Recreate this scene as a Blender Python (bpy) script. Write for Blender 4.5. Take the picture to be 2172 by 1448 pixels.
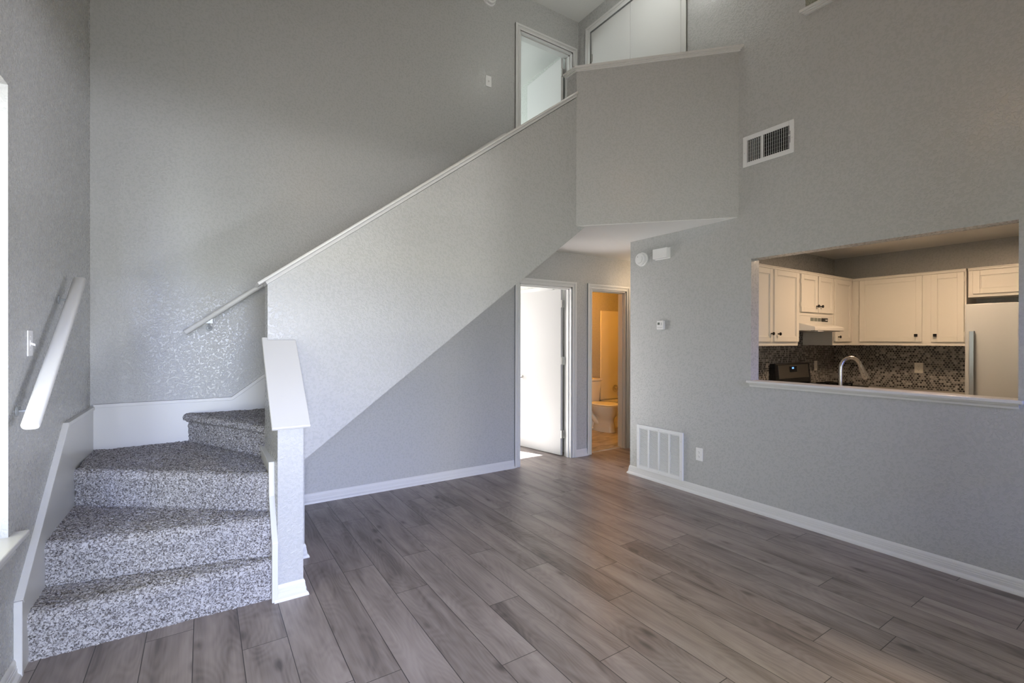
import bpy, bmesh, math
import numpy as np
from mathutils import Vector, Matrix

for o in list(bpy.data.objects):
    bpy.data.objects.remove(o)
SC = bpy.context.scene
COL = SC.collection
R = math.radians

# ------------------------------------------------------------------ camera
F_PX, YAW, PIT, ROLL = 1003.2139, 0.57925, 0.00236, 0.00185
_s, _c = math.sin(YAW), math.cos(YAW)
_fw = Vector((_s*math.cos(PIT), _c*math.cos(PIT), -math.sin(PIT)))
_r = Vector((_c, -_s, 0)); _u = _r.cross(_fw)
_r2 = math.cos(ROLL)*_r + math.sin(ROLL)*_u
_u2 = -math.sin(ROLL)*_r + math.cos(ROLL)*_u
cam = bpy.data.cameras.new('camera')
cam.sensor_width = 36.0
cam.lens = 36.0*F_PX/2172.0
cam.clip_start = 0.02
cam_o = bpy.data.objects.new('camera', cam); COL.objects.link(cam_o)
cam_o.matrix_world = Matrix(((_r2.x, _u2.x, -_fw.x, 0), (_r2.y, _u2.y, -_fw.y, 0),
                             (_r2.z, _u2.z, -_fw.z, 1.40), (0, 0, 0, 1)))
SC.camera = cam_o

# ------------------------------------------------------------------ light
SC.view_settings.view_transform = 'Standard'
SC.view_settings.look = 'None'
SC.view_settings.gamma = 1.0
SC.view_settings.use_curve_mapping = False
SC.view_settings.exposure = 0.0

world = bpy.data.worlds.new('sky'); SC.world = world
world.use_nodes = True
world.node_tree.nodes['Background'].inputs[0].default_value = (1.0, 0.98, 0.72, 1)
world.node_tree.nodes['Background'].inputs[1].default_value = 2.2


def light(name, kind, loc, energy, col, aim=None, size=None, size_y=None, radius=None, shape=None):
    l = bpy.data.lights.new(name, kind)
    l.energy = energy; l.color = col
    if kind == 'AREA':
        l.shape = shape or 'RECTANGLE'; l.size = size; l.size_y = size_y or size
    if radius is not None:
        l.shadow_soft_size = radius
    o = bpy.data.objects.new(name, l); COL.objects.link(o); o.location = loc
    if aim is not None:
        d = Vector(aim)-Vector(loc)
        o.rotation_euler = d.to_track_quat('-Z', 'Y').to_euler()
    return o


# daylight through the glass door behind the camera: low sky above, sunlit paving below
light('sky_beyond_glass_door', 'AREA', (-0.8, -9.0, 3.6), 1600, (0.05, 0.18, 1.0), (0.2, 0.0, 1.2), 5.0, 3.0)
light('sunlit_paving_outside', 'AREA', (-1.5, -9.0, 0.30), 350, (0.95, 0.92, 0.90), (0.2, -0.8, 1.2), 0.7, 0.5)
light('daylight_glass_door', 'AREA', (-0.70, -3.0, 1.70), 860, (0.87, 0.93, 0.95), (-0.70, 3.0, 1.70), 3.8, 2.8)
# fill lights behind an added window, to brighten left wall and stair corner
light('added_right_sky_fill', 'AREA', (9.5, -9.0, 3.6), 150, (0.1, 0.3, 1.0), (2.7, -0.85, 1.4), 4.0, 3.0)
light('added_right_paving_fill', 'AREA', (9.5, -9.0, 0.35), 1650, (0.86, 0.88, 1.0), (2.7, -0.85, 1.4), 3.5, 0.7)
light('daylight_side_window', 'AREA', (-1.10, 1.80, 1.50), 4, (0.7, 0.85, 1.0), (1.5, 2.0, 1.2), 1.5, 1.7)
# sun through the bedroom window
SUN_EL = R(35)
sun = bpy.data.lights.new('sun', 'SUN'); sun.energy = 115.0; sun.angle = R(0.6); sun.color = (0.93, 0.97, 1.0)
sun_o = bpy.data.objects.new('sun', sun); COL.objects.link(sun_o); sun_o.location = (0, 9, 9)
sun_d = Vector((0.358*math.cos(SUN_EL), -0.934*math.cos(SUN_EL), -math.sin(SUN_EL)))
sun_o.rotation_euler = sun_d.to_track_quat('-Z', 'Y').to_euler()
light('bedroom_daylight', 'AREA', (1.9, 6.95, 1.5), 50, (0.98, 0.95, 1.0), (2.6, 4.6, 1.0), 1.2, 1.2)
light('upper_room_daylight', 'AREA', (2.0, 6.9, 4.2), 45, (0.92, 1.0, 0.98), (3.0, 4.6, 4.0), 1.2, 1.2)
# lamps, and added fill lights
light('ceiling_fan_lamp', 'POINT', (1.27, 1.15, 3.52), 12, (1.0, 0.52, 0.22), radius=0.09)
light('loft_fill', 'AREA', (6.2, 0.6, 4.35), 9, (1.0, 0.95, 0.6), (0.0, 1.6, 3.6), 1.6, 1.0)  # added fill shining out of the loft; no lamp known there
light('kitchen_lamp', 'AREA', (5.3, 1.45, 2.40), 25, (1.0, 0.7, 0.45), (5.3, 1.45, 0), 0.3, 0.3)
light('upper_hall_fill', 'POINT', (3.25, 2.95, 4.95), 8, (0.98, 1.0, 0.94), radius=0.08)  # added unseen light to brighten closet doors and loft ceiling
light('bathroom_lamp', 'POINT', (4.75, 5.2, 2.15), 37, (1.0, 0.39, 0.045), radius=0.12)
light('hall_fill', 'POINT', (4.9, 3.95, 2.2), 7.2, (1.0, 0.74, 0.48), radius=0.1)  # added unseen light that lifts the hall brightness

# ------------------------------------------------------------------ dimensions
D, XL, XK = 4.336, -0.6515, 3.784
YF = -0.85
CZ, HZ, LZ = 5.22, 2.44, 2.79
S0, S1 = 3.285, 3.432            # stair wall front and back faces
NX0, NX1, NY = 0.337, 0.465, 2.81  # newel wall


# ------------------------------------------------------------------ materials
def new_mat(name):
    m = bpy.data.materials.new(name); m.use_nodes = True
    nt = m.node_tree
    return m, nt, nt.nodes['Principled BSDF']


def node(nt, t, **kw):
    n = nt.nodes.new(t)
    for k, v in kw.items():
        setattr(n, k, v)
    return n


def plain(name, col, rough=0.5, metal=0.0, spec=0.5, emit=None, es=0.0, noise=0.0):
    m, nt, b = new_mat(name)
    b.inputs['Base Color'].default_value = (*col, 1)
    b.inputs['Roughness'].default_value = rough
    b.inputs['Metallic'].default_value = metal
    b.inputs['Specular IOR Level'].default_value = spec
    if emit:
        b.inputs['Emission Color'].default_value = (*emit, 1)
        b.inputs['Emission Strength'].default_value = es
    if noise:
        tc = node(nt, 'ShaderNodeTexCoord')
        n = node(nt, 'ShaderNodeTexNoise'); n.inputs['Scale'].default_value = 40; n.inputs['Detail'].default_value = 4
        nt.links.new(tc.outputs['Object'], n.inputs['Vector'])
        bp = node(nt, 'ShaderNodeBump'); bp.inputs['Strength'].default_value = noise; bp.inputs['Distance'].default_value = 0.002
        nt.links.new(n.outputs['Fac'], bp.inputs['Height']); nt.links.new(bp.outputs['Normal'], b.inputs['Normal'])
    return m


def math_n(nt, op, a, b=None, c=None):
    n = node(nt, 'ShaderNodeMath', operation=op)
    for i, v in enumerate((a, b, c)):
        if v is None:
            continue
        if isinstance(v, (int, float)):
            n.inputs[i].default_value = v
        else:
            nt.links.new(v, n.inputs[i])
    return n.outputs[0]


def ramp(nt, fac, stops):
    n = node(nt, 'ShaderNodeValToRGB')
    e = n.color_ramp.elements
    while len(e) < len(stops):
        e.new(0.5)
    for el, (p, c) in zip(e, stops):
        el.position = p; el.color = (*c, 1) if len(c) == 3 else c
    nt.links.new(fac, n.inputs['Fac'])
    return n.outputs['Color']


def wall_paint(name, col, bump=0.26, rough=0.40):
    """Painted knock-down plaster: flattened blobs with soft edges."""
    m, nt, b = new_mat(name)
    tc = node(nt, 'ShaderNodeTexCoord')
    n1 = node(nt, 'ShaderNodeTexNoise'); n1.inputs['Scale'].default_value = 62; n1.inputs['Detail'].default_value = 3.0
    n1.inputs['Roughness'].default_value = 0.55; n1.inputs['Distortion'].default_value = 0.4
    nt.links.new(tc.outputs['Object'], n1.inputs['Vector'])
    h = ramp(nt, n1.outputs['Fac'], [(0.455, (0, 0, 0)), (0.545, (1, 1, 1))])
    n2 = node(nt, 'ShaderNodeTexNoise'); n2.inputs['Scale'].default_value = 210; n2.inputs['Detail'].default_value = 2
    nt.links.new(tc.outputs['Object'], n2.inputs['Vector'])
    hh = math_n(nt, 'MULTIPLY_ADD', n2.outputs['Fac'], 0.18, h)
    bp = node(nt, 'ShaderNodeBump'); bp.inputs['Strength'].default_value = bump; bp.inputs['Distance'].default_value = 0.005
    nt.links.new(hh, bp.inputs['Height']); nt.links.new(bp.outputs['Normal'], b.inputs['Normal'])
    b.inputs['Base Color'].default_value = (*col, 1)
    nt.links.new(math_n(nt, 'MULTIPLY_ADD', h, -0.12, rough-0.01), b.inputs['Roughness'])
    b.inputs['Specular IOR Level'].default_value = 0.5
    return m


def floor_planks():
    W, L = 0.186, 1.22
    m, nt, b = new_mat('grey_oak_planks')
    tc = node(nt, 'ShaderNodeTexCoord')
    sp = node(nt, 'ShaderNodeSeparateXYZ'); nt.links.new(tc.outputs['Object'], sp.inputs[0])
    X, Y = sp.outputs[0], sp.outputs[1]
    xs = math_n(nt, 'DIVIDE', math_n(nt, 'ADD', X, 50*W - 0.150), W)
    row = math_n(nt, 'FLOOR', xs)
    fx = math_n(nt, 'FRACT', xs)
    wn = node(nt, 'ShaderNodeTexWhiteNoise', noise_dimensions='1D'); nt.links.new(row, wn.inputs['W'])
    ys = math_n(nt, 'ADD', math_n(nt, 'DIVIDE', math_n(nt, 'ADD', Y, 60.0), L), wn.outputs['Value'])
    colr = math_n(nt, 'FLOOR', ys)
    fy = math_n(nt, 'FRACT', ys)
    cid = node(nt, 'ShaderNodeCombineXYZ'); nt.links.new(row, cid.inputs[0]); nt.links.new(colr, cid.inputs[1])
    wn2 = node(nt, 'ShaderNodeTexWhiteNoise', noise_dimensions='2D'); nt.links.new(cid.outputs[0], wn2.inputs['Vector'])
    rid = wn2.outputs['Value']
    # grain coordinates: stretched along the plank, shifted per plank
    gx = math_n(nt, 'MULTIPLY_ADD', rid, 37.0, X)
    gy = math_n(nt, 'MULTIPLY_ADD', rid, 19.0, Y)
    gv = node(nt, 'ShaderNodeCombineXYZ')
    nt.links.new(math_n(nt, 'MULTIPLY', gx, 9.0), gv.inputs[0]); nt.links.new(math_n(nt, 'MULTIPLY', gy, 1.5), gv.inputs[1])
    nb = node(nt, 'ShaderNodeTexNoise'); nb.inputs['Scale'].default_value = 1.0; nb.inputs['Detail'].default_value = 3
    nb.inputs['Distortion'].default_value = 0.6
    nt.links.new(gv.outputs[0], nb.inputs['Vector'])
    gv2 = node(nt, 'ShaderNodeCombineXYZ')
    nt.links.new(math_n(nt, 'MULTIPLY', gx, 95.0), gv2.inputs[0]); nt.links.new(math_n(nt, 'MULTIPLY', gy, 4.0), gv2.inputs[1])
    nf = node(nt, 'ShaderNodeTexNoise'); nf.inputs['Scale'].default_value = 1.0; nf.inputs['Detail'].default_value = 4
    nt.links.new(gv2.outputs[0], nf.inputs['Vector'])
    # cathedral rings: contour lines of a smooth stretched noise
    gv3 = node(nt, 'ShaderNodeCombineXYZ')
    nt.links.new(math_n(nt, 'MULTIPLY', gx, 7.0), gv3.inputs[0]); nt.links.new(math_n(nt, 'MULTIPLY', gy, 1.9), gv3.inputs[1])
    nc = node(nt, 'ShaderNodeTexNoise'); nc.inputs['Scale'].default_value = 1.0; nc.inputs['Detail'].default_value = 0.6
    nt.links.new(gv3.outputs[0], nc.inputs['Vector'])
    ring = math_n(nt, 'SINE', math_n(nt, 'MULTIPLY', nc.outputs['Fac'], 105.0))
    # knots
    vk = node(nt, 'ShaderNodeTexVoronoi'); vk.inputs['Scale'].default_value = 1.0
    gv4 = node(nt, 'ShaderNodeCombineXYZ')
    nt.links.new(math_n(nt, 'MULTIPLY', gx, 6.0), gv4.inputs[0]); nt.links.new(math_n(nt, 'MULTIPLY', gy, 2.6), gv4.inputs[1])
    nt.links.new(gv4.outputs[0], vk.inputs['Vector'])
    knot = ramp(nt, vk.outputs['Distance'], [(0.02, (1, 1, 1)), (0.16, (0, 0, 0))])
    t = math_n(nt, 'MULTIPLY', nb.outputs['Fac'], 1.10)
    t = math_n(nt, 'MULTIPLY_ADD', nf.outputs['Fac'], 0.30, t)
    t = math_n(nt, 'MULTIPLY_ADD', ring, 0.035, t)
    t = math_n(nt, 'MULTIPLY_ADD', rid, 0.17, t)
    t = math_n(nt, 'MULTIPLY_ADD', knot, -0.34, t)
    t = math_n(nt, 'SUBTRACT', t, 0.27)
    colo = ramp(nt, t, [(0.18, (0.098, 0.080, 0.073)), (0.40, (0.212, 0.178, 0.163)), (0.60, (0.300, 0.256, 0.236)), (0.84, (0.380, 0.332, 0.308))])
    # seams
    ex = math_n(nt, 'MINIMUM', fx, math_n(nt, 'SUBTRACT', 1.0, fx))
    ey = math_n(nt, 'MINIMUM', fy, math_n(nt, 'SUBTRACT', 1.0, fy))
    seam = math_n(nt, 'MAXIMUM', math_n(nt, 'LESS_THAN', ex, 0.0016/W), math_n(nt, 'LESS_THAN', ey, 0.0016/L))
    mx = node(nt, 'ShaderNodeMix', data_type='RGBA')
    nt.links.new(seam, mx.inputs['Factor']); nt.links.new(colo, mx.inputs['A']); mx.inputs['B'].default_value = (0.035, 0.030, 0.028, 1)
    nt.links.new(mx.outputs['Result'], b.inputs['Base Color'])
    hgt = math_n(nt, 'MULTIPLY_ADD', seam, -1.0, math_n(nt, 'MULTIPLY', nf.outputs['Fac'], 0.25))
    bp = node(nt, 'ShaderNodeBump'); bp.inputs['Strength'].default_value = 0.25; bp.inputs['Distance'].default_value = 0.002
    nt.links.new(hgt, bp.inputs['Height']); nt.links.new(bp.outputs['Normal'], b.inputs['Normal'])
    b.inputs['Roughness'].default_value = 0.40
    return m


def carpet_mat():
    m, nt, b = new_mat('speckled_carpet')
    tc = node(nt, 'ShaderNodeTexCoord')
    v = node(nt, 'ShaderNodeTexVoronoi'); v.inputs['Scale'].default_value = 170
    n0 = node(nt, 'ShaderNodeTexNoise'); n0.inputs['Scale'].default_value = 260; n0.inputs['Detail'].default_value = 2
    nt.links.new(tc.outputs['Object'], v.inputs['Vector']); nt.links.new(tc.outputs['Object'], n0.inputs['Vector'])
    sp = node(nt, 'ShaderNodeSeparateColor'); nt.links.new(v.outputs['Color'], sp.inputs[0])
    t = math_n(nt, 'MULTIPLY_ADD', n0.outputs['Fac'], 0.9, math_n(nt, 'MULTIPLY', sp.outputs[0], 0.65))
    c = ramp(nt, t, [(0.36, (0.060, 0.054, 0.053)), (0.58, (0.190, 0.178, 0.174)), (0.80, (0.41, 0.40, 0.40)), (1.0, (0.56, 0.55, 0.555))])
    nt.links.new(c, b.inputs['Base Color'])
    bp = node(nt, 'ShaderNodeBump'); bp.inputs['Strength'].default_value = 0.6; bp.inputs['Distance'].default_value = 0.004
    nt.links.new(t, bp.inputs['Height']); nt.links.new(bp.outputs['Normal'], b.inputs['Normal'])
    b.inputs['Roughness'].default_value = 0.95
    b.inputs['Specular IOR Level'].default_value = 0.1
    return m


def penny_tile():
    """Penny-round mosaic. Horizontal coordinate = x + y (the walls meet at a right angle), vertical = z."""
    P = 0.0265
    m, nt, b = new_mat('penny_tile')
    tc = node(nt, 'ShaderNodeTexCoord')
    sp = node(nt, 'ShaderNodeSeparateXYZ'); nt.links.new(tc.outputs['Object'], sp.inputs[0])
    u = math_n(nt, 'DIVIDE', math_n(nt, 'ADD', math_n(nt, 'ADD', sp.outputs[0], sp.outputs[1]), 30.0), P)
    v = math_n(nt, 'DIVIDE', math_n(nt, 'ADD', sp.outputs[2], 30.0), P*1.7320508)
    ds, ids = [], []
    for off in (0.0, 0.5):
        uu = math_n(nt, 'ADD', u, off); vv = math_n(nt, 'ADD', v, off)
        fu = math_n(nt, 'SUBTRACT', math_n(nt, 'FRACT', uu), 0.5)
        fv = math_n(nt, 'MULTIPLY', math_n(nt, 'SUBTRACT', math_n(nt, 'FRACT', vv), 0.5), 1.7320508)
        ds.append(math_n(nt, 'SQRT', math_n(nt, 'ADD', math_n(nt, 'MULTIPLY', fu, fu), math_n(nt, 'MULTIPLY', fv, fv))))
        cv = node(nt, 'ShaderNodeCombineXYZ')
        nt.links.new(math_n(nt, 'FLOOR', uu), cv.inputs[0]); nt.links.new(math_n(nt, 'FLOOR', vv), cv.inputs[1]); cv.inputs[2].default_value = off*7
        w = node(nt, 'ShaderNodeTexWhiteNoise', noise_dimensions='3D'); nt.links.new(cv.outputs[0], w.inputs['Vector'])
        ids.append(w.outputs['Value'])
    d = math_n(nt, 'MINIMUM', ds[0], ds[1])
    sel = math_n(nt, 'LESS_THAN', ds[1], ds[0])
    rid = math_n(nt, 'ADD', math_n(nt, 'MULTIPLY', ids[1], sel), math_n(nt, 'MULTIPLY', ids[0], math_n(nt, 'SUBTRACT', 1.0, sel)))
    big = node(nt, 'ShaderNodeTexNoise'); big.inputs['Scale'].default_value = 60; nt.links.new(tc.outputs['Object'], big.inputs['Vector'])
    rr = math_n(nt, 'MULTIPLY_ADD', math_n(nt, 'SUBTRACT', big.outputs['Fac'], 0.5), 0.3, rid)
    tile = ramp(nt, rr, [(0.0, (0.030, 0.029, 0.030)), (0.45, (0.075, 0.072, 0.072)), (0.62, (0.17, 0.165, 0.16)), (1.0, (0.36, 0.345, 0.33))])
    inside = math_n(nt, 'LESS_THAN', d, 0.435)
    mx = node(nt, 'ShaderNodeMix', data_type='RGBA')
    nt.links.new(inside, mx.inputs['Factor']); mx.inputs['A'].default_value = (0.33, 0.315, 0.30, 1); nt.links.new(tile, mx.inputs['B'])
    nt.links.new(mx.outputs['Result'], b.inputs['Base Color'])
    nt.links.new(math_n(nt, 'MULTIPLY_ADD', inside, -0.6, 0.8), b.inputs['Roughness'])
    hgt = ramp(nt, d, [(0.25, (1, 1, 1)), (0.46, (0, 0, 0))])
    bp = node(nt, 'ShaderNodeBump'); bp.inputs['Strength'].default_value = 0.6; bp.inputs['Distance'].default_value = 0.003
    nt.links.new(hgt, bp.inputs['Height']); nt.links.new(bp.outputs['Normal'], b.inputs['Normal'])
    return m


def marble_floor():
    m, nt, b = new_mat('veined_bathroom_tile')
    tc = node(nt, 'ShaderNodeTexCoord')
    mp = node(nt, 'ShaderNodeMapping'); mp.inputs['Scale'].default_value = (2.2, 7.0, 1); mp.inputs['Rotation'].default_value = (0, 0, 0.5)
    nt.links.new(tc.outputs['Object'], mp.inputs[0])
    n = node(nt, 'ShaderNodeTexNoise'); n.inputs['Scale'].default_value = 1.6; n.inputs['Detail'].default_value = 6; n.inputs['Distortion'].default_value = 1.2
    nt.links.new(mp.outputs[0], n.inputs['Vector'])
    c = ramp(nt, n.outputs['Fac'], [(0.30, (0.13, 0.115, 0.105)), (0.48, (0.36, 0.33, 0.31)), (0.70, (0.52, 0.49, 0.47))])
    nt.links.new(c, b.inputs['Base Color']); b.inputs['Roughness'].default_value = 0.35
    return m


def brushed(name, col, rough=0.3):
    m, nt, b = new_mat(name)
    tc = node(nt, 'ShaderNodeTexCoord')
    mp = node(nt, 'ShaderNodeMapping'); mp.inputs['Scale'].default_value = (300, 300, 4)
    nt.links.new(tc.outputs['Object'], mp.inputs[0])
    n = node(nt, 'ShaderNodeTexNoise'); n.inputs['Scale'].default_value = 1; nt.links.new(mp.outputs[0], n.inputs['Vector'])
    nt.links.new(math_n(nt, 'MULTIPLY_ADD', n.outputs['Fac'], 0.15, rough-0.07), b.inputs['Roughness'])
    b.inputs['Base Color'].default_value = (*col, 1); b.inputs['Metallic'].default_value = 1.0
    return m


def pane_mat():
    m = bpy.data.materials.new('window_glass'); m.use_nodes = True
    nt = m.node_tree; nt.nodes.remove(nt.nodes['Principled BSDF'])
    out = nt.nodes['Material Output']
    t = node(nt, 'ShaderNodeBsdfTransparent'); g = node(nt, 'ShaderNodeBsdfGlossy'); g.inputs['Roughness'].default_value = 0.02
    mx = node(nt, 'ShaderNodeMixShader'); mx.inputs[0].default_value = 0.06
    nt.links.new(t.outputs[0], mx.inputs[1]); nt.links.new(g.outputs[0], mx.inputs[2]); nt.links.new(mx.outputs[0], out.inputs[0])
    return m


M_WALL = wall_paint('grey_wall_paint', (0.455, 0.460, 0.455))
M_CEIL = wall_paint('white_ceiling_paint', (0.80, 0.80, 0.785), bump=0.12, rough=0.7)
M_TRIM = plain('white_trim_paint', (0.67, 0.67, 0.66), 0.32, noise=0.05)
M_DOOR = plain('white_door_paint', (0.66, 0.66, 0.65), 0.38, noise=0.05)
M_DOOR_DIMMED = plain('dimmed_white_door_paint', (0.50, 0.50, 0.49), 0.38, noise=0.05)  # white door paint darkened to offset the strong bedroom light
M_PLAST = plain('white_plastic', (0.78, 0.78, 0.78), 0.35, noise=0.02)
M_METALW = plain('white_enamelled_metal', (0.76, 0.77, 0.78), 0.35, noise=0.02)
M_DARK = plain('dark_duct', (0.012, 0.012, 0.013), 0.9, noise=0.02)
M_SLOT = plain('dark_slot', (0.02, 0.02, 0.02), 0.8, noise=0.02)
M_FLOOR = floor_planks()
M_CARPET = carpet_mat()
M_TILE = penny_tile()
M_BATHF = marble_floor()
M_CAB = plain('cream_cabinet_paint', (0.78, 0.75, 0.69), 0.38, noise=0.05)
M_KNOB = plain('black_bronze', (0.018, 0.016, 0.015), 0.3, 0.6, noise=0.02)
M_HINGE = brushed('satin_hinge_metal', (0.55, 0.54, 0.52), 0.35)
M_STEEL = brushed('brushed_nickel', (0.62, 0.60, 0.57), 0.28)
M_STOVE = brushed('stainless_panel', (0.42, 0.40, 0.38), 0.32)
M_BLACK = plain('black_enamel', (0.010, 0.010, 0.011), 0.18, noise=0.02)
M_FRIDGE = plain('fridge_enamel', (0.47, 0.49, 0.50), 0.32, noise=0.02)
M_HOOD = plain('hood_enamel', (0.70, 0.68, 0.64), 0.3, noise=0.02)
M_PORC = plain('white_porcelain', (0.80, 0.79, 0.77), 0.12, noise=0.01)
M_SURR = plain('tub_surround_plastic', (0.80, 0.79, 0.76), 0.2, noise=0.01)
M_LCD = plain('lcd_grey', (0.16, 0.18, 0.16), 0.2, noise=0.01)
M_BLUE = plain('blue_clock_digits', (0.05, 0.15, 0.6), 0.4, emit=(0.15, 0.35, 1.0), es=2.2, noise=0.01)
M_COUNT = plain('pale_worktop', (0.50, 0.48, 0.45), 0.3, noise=0.05)
M_GREEN = wall_paint('pale_room_paint', (0.58, 0.60, 0.57), bump=0.2)
M_ALU = plain('white_window_frame', (0.80, 0.80, 0.80), 0.4, noise=0.02)
M_PANE = pane_mat()
M_CLEAR = plain('grey_bracket_metal', (0.42, 0.44, 0.46), 0.2, noise=0.01)


# ------------------------------------------------------------------ mesh helpers
class MB:
    def __init__(self):
        self.v, self.f = [], []

    def add(self, vs, fs):
        k = len(self.v)
        self.v += [tuple(p) for p in vs]
        self.f += [tuple(i+k for i in f) for f in fs]
        return self

    def box(self, a, b):
        x0, y0, z0 = (min(a[i], b[i]) for i in range(3)); x1, y1, z1 = (max(a[i], b[i]) for i in range(3))
        return self.add([(x0, y0, z0), (x1, y0, z0), (x1, y1, z0), (x0, y1, z0), (x0, y0, z1), (x1, y0, z1), (x1, y1, z1), (x0, y1, z1)],
                        [(0, 3, 2, 1), (4, 5, 6, 7), (0, 1, 5, 4), (1, 2, 6, 5), (2, 3, 7, 6), (3, 0, 4, 7)])

    def hexa(self, p):
        return self.add(p, [(0, 3, 2, 1), (4, 5, 6, 7), (0, 1, 5, 4), (1, 2, 6, 5), (2, 3, 7, 6), (3, 0, 4, 7)])

    def prism(self, poly, axis, lo, hi):
        """poly: 2-D outline in the other two axes (order xyz without axis)."""
        def P(a, b, c):
            return {'x': (c, a, b), 'y': (a, c, b), 'z': (a, b, c)}[axis]
        n = len(poly)
        vs = [P(a, b, lo) for a, b in poly]+[P(a, b, hi) for a, b in poly]
        fs = [tuple(range(n))[::-1], tuple(range(n, 2*n))]
        for i in range(n):
            j = (i+1) % n
            fs.append((i, j, j+n, i+n))
        return self.add(vs, fs)

    def lathe(self, prof, o, ax, seg=24):
        """prof: list of (radius, height) along axis ax from origin o."""
        ax = Vector(ax).normalized(); t = Vector((0, 0, 1)) if abs(ax.z) < 0.9 else Vector((1, 0, 0))
        e1 = ax.cross(t).normalized(); e2 = ax.cross(e1); o = Vector(o)
        vs = []
        for r, h in prof:
            for k in range(seg):
                a = 2*math.pi*k/seg
                vs.append(o+ax*h+(e1*math.cos(a)+e2*math.sin(a))*r)
        fs = []
        for i in range(len(prof)-1):
            for k in range(seg):
                k2 = (k+1) % seg
                fs.append((i*seg+k, i*seg+k2, (i+1)*seg+k2, (i+1)*seg+k))
        n = len(prof)
        fs.append(tuple(range(seg))[::-1]); fs.append(tuple(range((n-1)*seg, n*seg)))
        return self.add(vs, fs)

    def tube(self, pts, rad, seg=14):
        pts = [Vector(p) for p in pts]
        rads = rad if isinstance(rad, (list, tuple)) else [rad]*len(pts)
        vs = []; prev = None
        for i, p in enumerate(pts):
            d = (pts[min(i+1, len(pts)-1)]-pts[max(i-1, 0)]).normalized()
            if prev is None:
                t = Vector((0, 0, 1)) if abs(d.z) < 0.9 else Vector((1, 0, 0))
                e1 = d.cross(t).normalized()
            else:
                e1 = (prev-d*prev.dot(d)).normalized()
            prev = e1; e2 = d.cross(e1)
            for k in range(seg):
                a = 2*math.pi*k/seg
                vs.append(p+(e1*math.cos(a)+e2*math.sin(a))*rads[i])
        fs = []
        for i in range(len(pts)-1):
            for k in range(seg):
                k2 = (k+1) % seg
                fs.append((i*seg+k, i*seg+k2, (i+1)*seg+k2, (i+1)*seg+k))
        fs.append(tuple(range(seg))[::-1]); fs.append(tuple(range((len(pts)-1)*seg, len(pts)*seg)))
        return self.add(vs, fs)

    def loft(self, rings, cap=True):
        """rings: list of equal-length closed loops."""
        n = len(rings[0]); vs = [p for r in rings for p in r]; fs = []
        for i in range(len(rings)-1):
            for k in range(n):
                k2 = (k+1) % n
                fs.append((i*n+k, i*n+k2, (i+1)*n+k2, (i+1)*n+k))
        if cap:
            fs.append(tuple(range(n))[::-1]); fs.append(tuple(range((len(rings)-1)*n, len(rings)*n)))
        return self.add(vs, fs)

    def sweep(self, prof, path, left=True):
        """Moulding: prof of (distance from wall, height) along a plan path [(x, y)], mitred; z = height."""
        n = len(path); rings = []
        P = [Vector(p) for p in path]
        for i in range(n):
            d0 = (P[i]-P[i-1]).normalized() if i > 0 else None
            d1 = (P[i+1]-P[i]).normalized() if i < n-1 else None
            def nrm(d):
                return Vector((-d.y, d.x)) if left else Vector((d.y, -d.x))
            if d0 is None: m = nrm(d1)
            elif d1 is None: m = nrm(d0)
            else:
                a, b = nrm(d0), nrm(d1); m = (a+b)/(1+a.dot(b))
            rings.append([(P[i].x+m.x*q, P[i].y+m.y*q, h) for q, h in prof])
        return self.loft(rings)

    def map(self, fn):
        self.v = [tuple(fn(*p)) for p in self.v]; return self

    def build(self, name, mat, parent=None, bevel=0.0, seg=2, smooth=False, angle=40):
        me = bpy.data.meshes.new(name)
        me.from_pydata(self.v, [], self.f)
        bm = bmesh.new(); bm.from_mesh(me)
        bmesh.ops.recalc_face_normals(bm, faces=bm.faces)
        if bevel:
            es = [e for e in bm.edges if len(e.link_faces) == 2 and e.calc_face_angle(0) > R(30)]
            bmesh.ops.bevel(bm, geom=es, offset=bevel, segments=seg, affect='EDGES', profile=0.5, clamp_overlap=True)
        if smooth:
            for f in bm.faces: f.smooth = True
            for e in bm.edges:
                if len(e.link_faces) == 2 and e.calc_face_angle(0) > R(angle): e.smooth = False
        bm.to_mesh(me); bm.free()
        me.materials.append(mat)
        o = bpy.data.objects.new(name, me); COL.objects.link(o)
        if parent is not None:
            o.parent = parent
            o.matrix_parent_inverse = Matrix.Translation(-parent.location)
        return o


def tag(o, label=None, cat=None, group=None, kind=None):
    if label: o['label'] = label
    if cat: o['category'] = cat
    if group: o['group'] = group
    if kind: o['kind'] = kind
    return o


def struct(o, label=None, cat=None):
    return tag(o, label, cat, kind='structure')


def thing(name, loc, label, cat, group=None):
    o = bpy.data.objects.new(name, None); COL.objects.link(o); o.location = loc
    o.empty_display_size = 0.05
    return tag(o, label, cat, group)


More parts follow.
